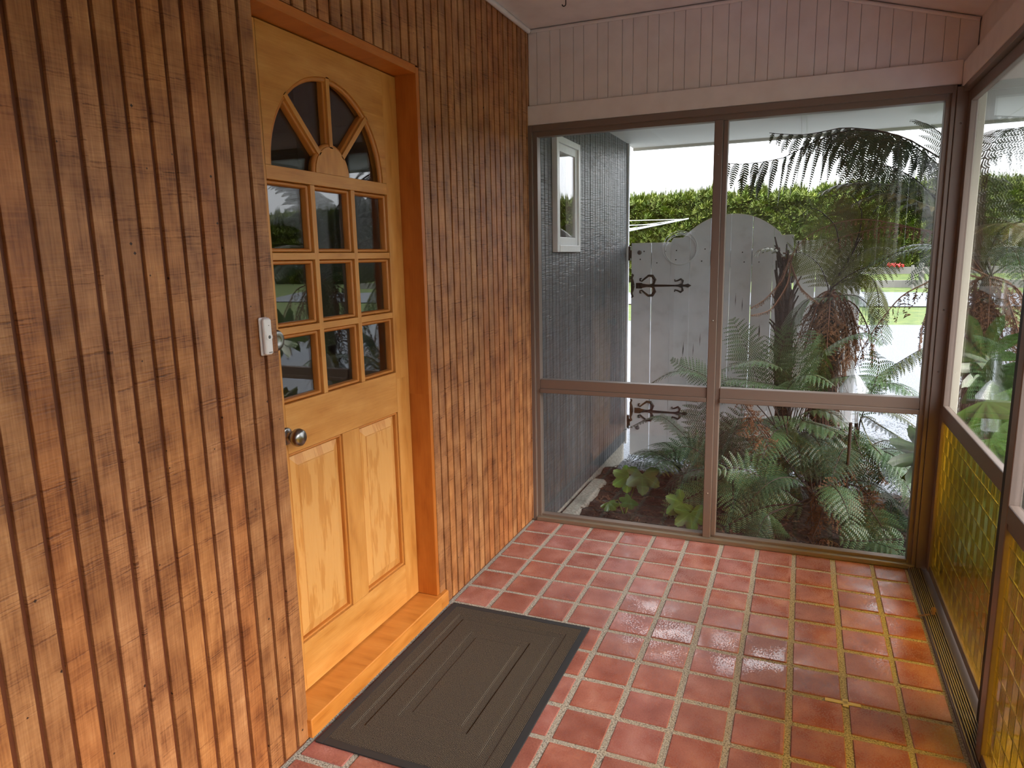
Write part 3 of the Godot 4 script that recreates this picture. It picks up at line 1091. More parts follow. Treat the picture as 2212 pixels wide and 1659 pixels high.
func build_grounds() -> void:
	M.soil_noise = noise(4.0, 3, 60)
	tag(put("ground_soil", heightfield(0.0, 3.0, -1.85, 1.0, 100, 100, soil_height), M.soil), "dark garden soil under the ferns outside", "soil", "", "structure")
	# far ground rises towards the hedge
	var lawn := func(x: float, z: float) -> float:
		var r := smoothstep(-14.0, -24.0, z) * 0.64
		return -0.33 + r + 0.02 * sin(x * 0.7) * cos(z * 0.9)
	tag(put("ground_lawn", heightfield(-45.0, 60.0, -60.0, 50.0, 60, 60, lawn), M.lawn), "yellow-green lawn running to the hedge", "lawn", "", "structure")
	tag(put("ground_path", heightfield(-6.0, 18.0, -20.5, -18.0, 30, 12, func(x: float, z: float) -> float: return lawn.call(x, z) + 0.03), M.gravel), "pale gravel strip crossing the lawn", "path", "", "structure")
	var drive := func(x: float, z: float) -> float: return -0.262 + 0.012 * sin(x * 2.1) * cos(z * 1.7)
	tag(put("ground_gravel", heightfield(-8.0, 9.0, -14.5, -1.75, 80, 60, drive), M.gravel), "pale grey gravel drive beyond the gate", "gravel", "", "structure")
	tag(put("ground_gravel_side", heightfield(2.8, 6.2, -1.8, 20.0, 40, 80, drive), M.gravel), "pale grey gravel beside the porch", "gravel", "", "structure")
	tag(put("ground_gravel_step", heightfield(1.96, 2.8, 0.9, 20.0, 10, 80, drive), M.gravel), "pale grey gravel right outside the sliding doors", "gravel", "", "structure")
	# loose stones near the gate, too many to count
	var sm := Mesher.new()
	for p in [[Vector3(1, 0, 0), Vector3(0, 1, 0), Vector3(0, 0, 1)]]:
		var c := [Vector3(1, 0, 0.1), Vector3(0.2, 0.1, 1), Vector3(-0.9, 0, 0.2), Vector3(-0.1, 0, -0.9)]
		for i in 4:
			sm.tri_flat(c[i], c[(i + 1) % 4], Vector3(0.1, 0.7, 0.05))
			sm.tri_flat(c[i], c[(i + 1) % 4], Vector3(0, -0.6, 0))
	var xf := []
	var cl := []
	for i in 9000:
		var x := rng.randf_range(0.0, 3.4)
		var z := -1.72 - 2.6 * pow(rng.randf(), 1.5)
		var s := rng.randf_range(0.006, 0.014)
		xf.append(Transform3D(Basis(Vector3(rng.randf() - 0.5, 1, rng.randf() - 0.5).normalized(), rng.randf() * TAU).scaled(Vector3(s, s * 0.8, s)), Vector3(x, drive.call(x, z) + 0.003, z)))
		var g := rng.randf_range(0.6, 1.1)
		cl.append(Color(g, g, g * 1.02))
	tag(scatter("gravel_stones", sm.mesh(), M.stone, xf, cl), "loose pale gravel stones lying on the drive by the gate", "gravel", "", "stuff")
	# dead leaves and twigs on the soil
	var lm := Mesher.new()
	for k in 3:
		var a := Vector3(-1 + k * 0.7, 0.06 * k, -0.25)
		lm.tri_flat(a, a + Vector3(0.5, 0.16, 0.3), a + Vector3(0.9, 0.0, 0.0))
		lm.tri_flat(a, a + Vector3(0.5, 0.1, -0.3), a + Vector3(0.9, 0.0, 0.0))
	xf = []
	cl = []
	for i in 1800:
		var x := rng.randf_range(0.02, 2.6)
		var z := rng.randf_range(-1.7, -0.12)
		var s := rng.randf_range(0.012, 0.035)
		xf.append(Transform3D(Basis(Vector3(rng.randf() - 0.5, 1.5, rng.randf() - 0.5).normalized(), rng.randf() * TAU).scaled(Vector3.ONE * s), Vector3(x, soil_height(x, z) + 0.006, z)))
		cl.append(Color(0.55, 0.5, 0.48) * rng.randf_range(0.3, 1.1))
	tag(scatter("leaf_litter", lm.mesh(), M.litter, xf, cl), "brown leaf litter strewn over the soil under the ferns", "leaf litter", "", "stuff")
	# low walls, posts and a red bloom far off
	tag(bx("retaining_wall", Vector3(1.5, 0.0, -22.2), Vector3(16.0, 0.46, -22.0), M.post_wood), "low grey retaining wall across the lawn, the nearer one", "wall")
	tag(bx("retaining_wall", Vector3(1.5, 0.2, -24.4), Vector3(16.0, 0.83, -24.2), M.post_wood), "low grey retaining wall at the hedge foot, the farther one", "wall")
	tag(put("grass_bank", heightfield(1.5, 16.0, -24.2, -22.2, 20, 4, func(x: float, z: float) -> float: return lerpf(0.6, 0.42, (z + 24.2) / 2.0)), M.lawn), "strip of bright grass between the two low walls", "grass", "", "structure")
	for q in [[4.42, -21.6, 0.05, 0.94, 0.05], [4.68, -21.8, 0.0, 1.0, 0.08]]:
		var p := Mesher.new()
		p.tube([Vector3(q[0] + 0.07, -0.2, q[1]), Vector3(q[0], q[3], q[1])], [q[4], q[4] * 0.9], 10)
		tag(put("fence_post", p.mesh(), M.post_wood), "thin grey post leaning on the far lawn" if q[4] < 0.06 else "thicker grey post standing on the far lawn", "post", "posts on the far lawn")
	var rm := Mesher.new()
	var rp := []
	var rr := []
	for k in 12:
		rp.append(Vector3(-0.25 + 0.045 * k, 0.04 * sin(k * 2.2), 0.03 * cos(k * 1.7)))
		rr.append(0.03 + 0.035 * absf(sin(k * 1.3)))
	rm.tube(rp, rr, 8)
	var rb := put("red_flowers", rm.mesh(), M.red)
	rb.position = Vector3(4.2, 0.9, -24.1)
	tag(rb, "small clump of red flowers on the far low wall", "flowers")


# ------------------------------------------------------------------ gate and fence
func gate_top(x: float) -> float:
	var d := absf(x - 0.79)
	if d > 0.44:
		return 1.503
	if d > 0.345:
		return 1.535
	var t := d / 0.345
	return 1.545 + 0.153 * (1.0 - pow(t, 2.2))


func build_gate() -> void:
	var g := thing("garden_gate", Vector3(0, 0, -2.15))
	tag(g, "weathered white board gate with an arched top and black strap hinges", "gate")
	var edges := [0.037, 0.193, 0.343, 0.489, 0.64, 0.785, 0.937, 1.085, 1.222]
	for i in edges.size() - 1:
		var a: float = edges[i] + (0.0035 if i in [1, 6] else 0.0012)
		var b: float = edges[i + 1] - 0.0012
		var poly := PackedVector2Array([Vector2(a, -0.215 + rng.randf() * 0.008), Vector2(b, -0.215 + rng.randf() * 0.008)])
		for k in 9:
			var x := lerpf(b, a, k / 8.0)
			poly.append(Vector2(x, gate_top(x)))
		var m := Mesher.new()
		m.prism(poly, -0.01, 0.01)
		var bd := put("board", m.mesh(), M.gate, g)
		bd.position.z = rng.randf_range(-0.002, 0.002)
		# pale bare top edge
		var t := Mesher.new()
		for k in 8:
			var x0 := lerpf(a, b, k / 8.0)
			var x1 := lerpf(a, b, (k + 1) / 8.0)
			t.quad(Vector3(x0, gate_top(x0) + 0.001, 0.011), Vector3(x1, gate_top(x1) + 0.001, 0.011), Vector3(x1, gate_top(x1) + 0.001, -0.011), Vector3(x0, gate_top(x0) + 0.001, -0.011), Vector3.UP)
			t.quad(Vector3(x0, gate_top(x0) + 0.001, 0.011), Vector3(x1, gate_top(x1) + 0.001, 0.011), Vector3(x1, gate_top(x1) - 0.006, 0.0112), Vector3(x0, gate_top(x0) - 0.006, 0.0112), Vector3(0, 0, 1))
		put("bare_edge", t.mesh(), M.gate_edge, bd)
		# nail heads and dark knots
		for y in [1.36, 1.43, 0.34, 0.27]:
			var nm := Mesher.new()
			nm.lathe([Vector2(0.0, 0.003), Vector2(0.004, 0.002), Vector2(0.005, 0.0)], 8, Transform3D(Basis(Vector3(1, 0, 0), PI / 2), Vector3(lerpf(a, b, rng.randf_range(0.25, 0.8)), y + rng.randf_range(-0.02, 0.02), 0.01)))
			put("nail", nm.mesh(), M.iron, bd)
		if i > 1:
			for y in 2:
				var cm := Mesher.new()
				var cx := lerpf(a, b, rng.randf_range(0.2, 0.8))
				var cy := rng.randf_range(0.6, 1.4)
				cm.prism(PackedVector2Array([Vector2(cx, cy), Vector2(cx + 0.003, cy + 0.05), Vector2(cx + 0.001, cy + 0.11), Vector2(cx - 0.002, cy + 0.05)]), 0.008, 0.0106)
				put("crack", cm.mesh(), M.seal, bd)
	for y in [0.28, 1.38]:
		bx("ledge", Vector3(0.05, y - 0.06, -0.045), Vector3(1.21, y + 0.06, -0.0125), M.gate, g)
	for y in [1.43, 0.02]:
		var bt := Mesher.new()
		bt.lathe([Vector2(0.0, 0.008), Vector2(0.014, 0.006), Vector2(0.019, 0.0)], 14, Transform3D(Basis(Vector3(1, 0, 0), PI / 2), Vector3(0.1, y, 0.01)))
		put("bolt_head", bt.mesh(), M.plastic_grey, g)
	for y in [1.173, 0.165]:
		var h := hinge(y)
		put("strap_hinge", h.mesh(), M.iron, g).set_meta("label", "black wrought iron strap hinge with scrolls")
	for y in [1.42, 0.06]:
		var pm := Mesher.new()
		pm.box(Vector3(0.008, y - 0.05, -0.015), Vector3(0.028, y + 0.06, 0.012), 0.003)
		pm.tube([Vector3(0.03, y - 0.03, 0.0), Vector3(0.03, y + 0.03, 0.0)], [0.008], 8)
		put("hinge_pin", pm.mesh(), M.iron, g)
	# fence beyond the gate
	var f := thing("board_fence", Vector3(0, 0, -2.16))
	tag(f, "short run of weathered white board fence right of the gate", "fence")
	var x := 1.232
	while x < 1.66:
		var m := Mesher.new()
		var x1 := x + 0.142
		m.prism(PackedVector2Array([Vector2(x, -0.24), Vector2(x1, -0.24), Vector2(x1, 1.49 + rng.randf() * 0.01), Vector2(x, 1.49 + rng.randf() * 0.01)]), -0.01, 0.01)
		var bd := put("board", m.mesh(), M.gate, f)
		for k in 5: # peeling paint streaks from the top edge
			var cm := Mesher.new()
			var cx := lerpf(x + 0.01, x1 - 0.01, rng.randf())
			cm.prism(PackedVector2Array([Vector2(cx, 1.488), Vector2(cx + rng.randf_range(0.004, 0.014), 1.488), Vector2(cx + 0.003, 1.488 - rng.randf_range(0.03, 0.14))]), 0.008, 0.0106)
			put("bare_streak", cm.mesh(), M.stalk, bd)
		x += 0.147
	bx("rail", Vector3(1.23, 1.3, -0.05), Vector3(1.67, 1.4, -0.012), M.gate, f)
	bx("rail", Vector3(1.23, 0.1, -0.05), Vector3(1.67, 0.2, -0.012), M.gate, f)
	bx("post", Vector3(1.59, -0.3, -0.14), Vector3(1.68, 1.45, -0.05), M.gate, f)


func hinge(y: float) -> Mesher:
	var m := Mesher.new()
	var z := 0.014
	var P := func(x: float, dy: float) -> Vector3: return Vector3(x, y + dy, z)
	m.box(Vector3(0.076, y - 0.022, 0.0102), Vector3(0.125, y + 0.022, 0.016), 0.001)
	m.prism(PackedVector2Array([Vector2(0.12, y - 0.018), Vector2(0.16, y - 0.011), Vector2(0.37, y - 0.006), Vector2(0.42, y - 0.009), Vector2(0.455, y - 0.008), Vector2(0.48, y - 0.015), Vector2(0.505, y), Vector2(0.48, y + 0.015), Vector2(0.455, y + 0.008), Vector2(0.42, y + 0.009), Vector2(0.37, y + 0.006), Vector2(0.16, y + 0.011), Vector2(0.12, y + 0.018)]), 0.0102, 0.017)
	for s in [-1.0, 1.0]:
		# large scroll
		m.tube([P.call(0.17, 0.0), P.call(0.215, s * 0.012), P.call(0.225, s * 0.045), P.call(0.205, s * 0.075), P.call(0.175, s * 0.078), P.call(0.145, s * 0.055), P.call(0.122, s * 0.035), P.call(0.108, s * 0.04), P.call(0.108, s * 0.055), P.call(0.12, s * 0.057)], [0.006, 0.009, 0.012, 0.012, 0.009, 0.007, 0.006, 0.006, 0.006, 0.005], 8)
		# small scroll
		m.tube([P.call(0.395, 0.0), P.call(0.435, s * 0.012), P.call(0.44, s * 0.037), P.call(0.425, s * 0.05), P.call(0.4, s * 0.038), P.call(0.38, s * 0.034), P.call(0.378, s * 0.048)], [0.005, 0.007, 0.009, 0.008, 0.006, 0.006, 0.005], 8)
		# the butt plate by the post
		m.tube([P.call(0.05, 0.0), P.call(0.047, s * 0.035), P.call(0.042, s * 0.06), P.call(0.05, s * 0.085), P.call(0.04, s * 0.092)], [0.016, 0.012, 0.008, 0.009, 0.006], 8)
	return m


# ------------------------------------------------------------------ small things indoors
func build_small_things() -> void:
	# doorbell
	var d := thing("doorbell", Vector3(0.0, 1.221, 1.959))
	tag(d, "slim white doorbell push on the boards left of the door", "doorbell")
	var m := Mesher.new()
	m.box(Vector3(-0.0, -0.05, -0.0165), Vector3(0.008, 0.05, 0.0165), 0.004)
	put("back_plate", m.mesh(), M.plastic, d)
	m = Mesher.new()
	m.box(Vector3(0.007, -0.049, -0.0155), Vector3(0.022, 0.049, 0.0155), 0.0075)
	put("cover", m.mesh(), M.plastic, d)
	var face := Transform3D(Basis(Vector3(0, 0, 1), -PI / 2), Vector3(0.0218, -0.001, 0.0))
	m = Mesher.new()
	m.lathe([Vector2(0.0, 0.0012), Vector2(0.004, 0.001), Vector2(0.0048, 0.0)], 20, face)
	put("button", m.mesh(), M.plastic_grey, d)
	m = Mesher.new()
	m.lathe([Vector2(0.0052, 0.0004), Vector2(0.0105, 0.0006), Vector2(0.0112, 0.0)], 24, face)
	put("button_ring", m.mesh(), M.plastic, d)
	m = Mesher.new()
	m.lathe([Vector2(0.0, 0.0005), Vector2(0.0012, 0.0003), Vector2(0.0014, 0.0)], 12, Transform3D(face.basis, Vector3(0.0218, 0.029, 0.0)))
	put("indicator", m.mesh(), M.seal, d)
	m = Mesher.new()
	for k in 4:
		m.box(Vector3(0.0218, -0.0425, 0.006 - k * 0.0034 - 0.0026), Vector3(0.0222, -0.0395, 0.006 - k * 0.0034), 0.0001)
	put("maker_mark", m.mesh(), M.plastic_grey, d)

	# doormat
	var t := thing("doormat", Vector3(0.02, 0.002, 1.0))
	tag(t, "brown ribbed doormat with a black rubber edge before the front door", "doormat")
	var W := 0.585
	var L := 0.905
	var e := 0.026
	m = Mesher.new()
	m.box(Vector3(0, 0.0, 0), Vector3(W, 0.0035, L), 0.002)
	m.box(Vector3(0, 0.002, 0), Vector3(e, 0.0055, L), 0.003)
	m.box(Vector3(W - e, 0.002, 0), Vector3(W, 0.0055, L), 0.003)
	m.box(Vector3(e, 0.002, 0), Vector3(W - e, 0.0055, e), 0.003)
	m.box(Vector3(e, 0.002, L - e), Vector3(W - e, 0.0055, L), 0.003)
	put("rubber_backing", m.mesh(), M.rubber, t)
	var nx := 110
	var nz := 170
	m = Mesher.new()
	var groove := func(x: float, z: float) -> float:
		var g := 0.0
		for q in [0.085, 0.19]:
			var ox: float = absf(x - W / 2) - (W / 2 - q)
			var oz: float = absf(z - L / 2) - (L / 2 - q - 0.012)
			var dd := maxf(ox, oz)
			g = maxf(g, 1.0 - smoothstep(0.013, 0.017, absf(dd)))
		return g
	for j in nz + 1:
		for i in nx + 1:
			var x := lerpf(e, W - e, float(i) / nx)
			var z := lerpf(e, L - e, float(j) / nz)
			var g: float = groove.call(x, z)
			var gx: float = groove.call(x + 0.003, z)
			var gz: float = groove.call(x, z + 0.003)
			var edge := minf(minf(x - e, W - e - x), minf(z - e, L - e - z))
			var y := 0.0085 - 0.004 * g - 0.004 * (1.0 - smoothstep(0.0, 0.008, edge)) + 0.0004 * sin(x * 40) * sin(z * 31)
			m.colour = Color(1, 1, 1).lerp(Color(1.9, 1.8, 1.8), g)
			m.vert(Vector3(x, y, z), Vector3(0.004 * (gx - g) / 0.003, 1, 0.004 * (gz - g) / 0.003).normalized(), Vector2(x, z))
	for j in nz:
		for i in nx:
			var a := j * (nx + 1) + i
			m.tri(a, a + 1, a + nx + 2)
			m.tri(a, a + nx + 2, a + nx + 1)
	put("ribbed_pile", m.mesh(), M.carpet, t)

	# hook in the ceiling
	m = Mesher.new()
	var pts := [Vector3(0, 0.0, 0), Vector3(0, -0.03, 0)]
	for k in 9:
		var a := PI * k / 8
		pts.append(Vector3(-0.008 + 0.008 * cos(a), -0.04 - 0.008 * sin(a), 0))
	m.tube(pts, [0.0022], 8)
	var hk := put("ceiling_hook", m.mesh(), M.iron)
	hk.position = Vector3(0.315, 2.4955, 0.36)
	tag(hk, "small black hook hanging from the white ceiling", "hook")

	# two curled dead leaves caught by the track
	for q in [[Vector3(1.788, 0.004, 0.47), 0.3, "curled dead leaf lying on the grout beside the track"], [Vector3(1.828, 0.019, 0.455), 1.6, "curled dead leaf lying across the ridged track"]]:
		m = Mesher.new()
		for k in 3:
			var a := Vector3(-0.02 + k * 0.012, 0.002 + 0.004 * k, -0.008 + 0.003 * k)
			m.tri_flat(a, a + Vector3(0.024, 0.005, 0.008), a + Vector3(0.006, 0.002, 0.014))
			m.tri_flat(a, a + Vector3(0.02, 0.001, -0.006), a + Vector3(0.024, 0.005, 0.008))
		m.colour = Color(1, 1, 1)
		var o := put("dead_leaf", m.mesh(), M.litter)
		o.position = q[0]
		o.rotation.y = q[1]
		tag(o, q[2], "leaf")

	# wire ring hung on the gate
	m = Mesher.new()
	for k in 3:
		pts = []
		var r := 0.118 + 0.006 * k
		for i in 41:
			var a := TAU * i / 40
			pts.append(Vector3(cos(a) * r + 0.006 * sin(k * 2.0), sin(a) * r * 0.96 + 0.008 * k, 0.004 * k + 0.003 * sin(a * 3 + k)))
		m.tube(pts, [0.0024], 6, false)
	m.tube([Vector3(0.05, 0.115, 0.004), Vector3(0.075, 0.14, 0.01), Vector3(0.11, 0.13, 0.012)], [0.0014], 5)
	m.tube([Vector3(-0.06, 0.108, 0.004), Vector3(-0.02, 0.128, 0.01), Vector3(0.05, 0.112, 0.006)], [0.0014], 5)
	var ring := put("wire_coil", m.mesh(), M.wire)
	ring.position = Vector3(0.418, 1.444, -2.13)
	tag(ring, "loose coil of pale wire hanging on the gate", "wire")

	# clear plastic bag over a small garden light
	var lamp := thing("garden_light", Vector3(1.565, -0.2, -0.6))
	tag(lamp, "small garden light on a stake among the ferns", "light")
	m = Mesher.new()
	m.tube([Vector3(0, 0, 0), Vector3(0, 0.72, 0)], [0.008], 8)
	put("stake", m.mesh(), M.stalk, lamp)
	m = Mesher.new()
	m.box(Vector3(-0.035, 0.72, -0.02), Vector3(0.035, 0.79, 0.02), 0.006)
	put("box", m.mesh(), M.bag, lamp)
	m = Mesher.new()
	var seg := 36
	var rows := 7
	for j in rows + 1:
		var f := float(j) / rows
		for i in seg + 1:
			var a := TAU * i / seg
			var r := (0.012 + 0.062 * pow(f, 0.75)) * (1.0 + 0.16 * sin(a * 9.0 + j * 0.3) * (0.4 + f)) * (1.0 - 0.25 * smoothstep(0.75, 1.0, f))
			m.vert(Vector3(cos(a) * r, -f * 0.1 + 0.004 * sin(a * 7 + j), sin(a) * r * 0.7), Vector3(cos(a), 0.5, sin(a)).normalized())
	for j in rows:
		for i in seg:
			var a := j * (seg + 1) + i
			m.tri(a, a + 1, a + seg + 2)
			m.tri(a, a + seg + 2, a + seg + 1)
	var bag := put("plastic_bag", m.mesh(), M.bag)
	bag.position = Vector3(1.567, 0.775, -0.6)
	tag(bag, "crumpled clear plastic bag pulled over the garden light", "bag")


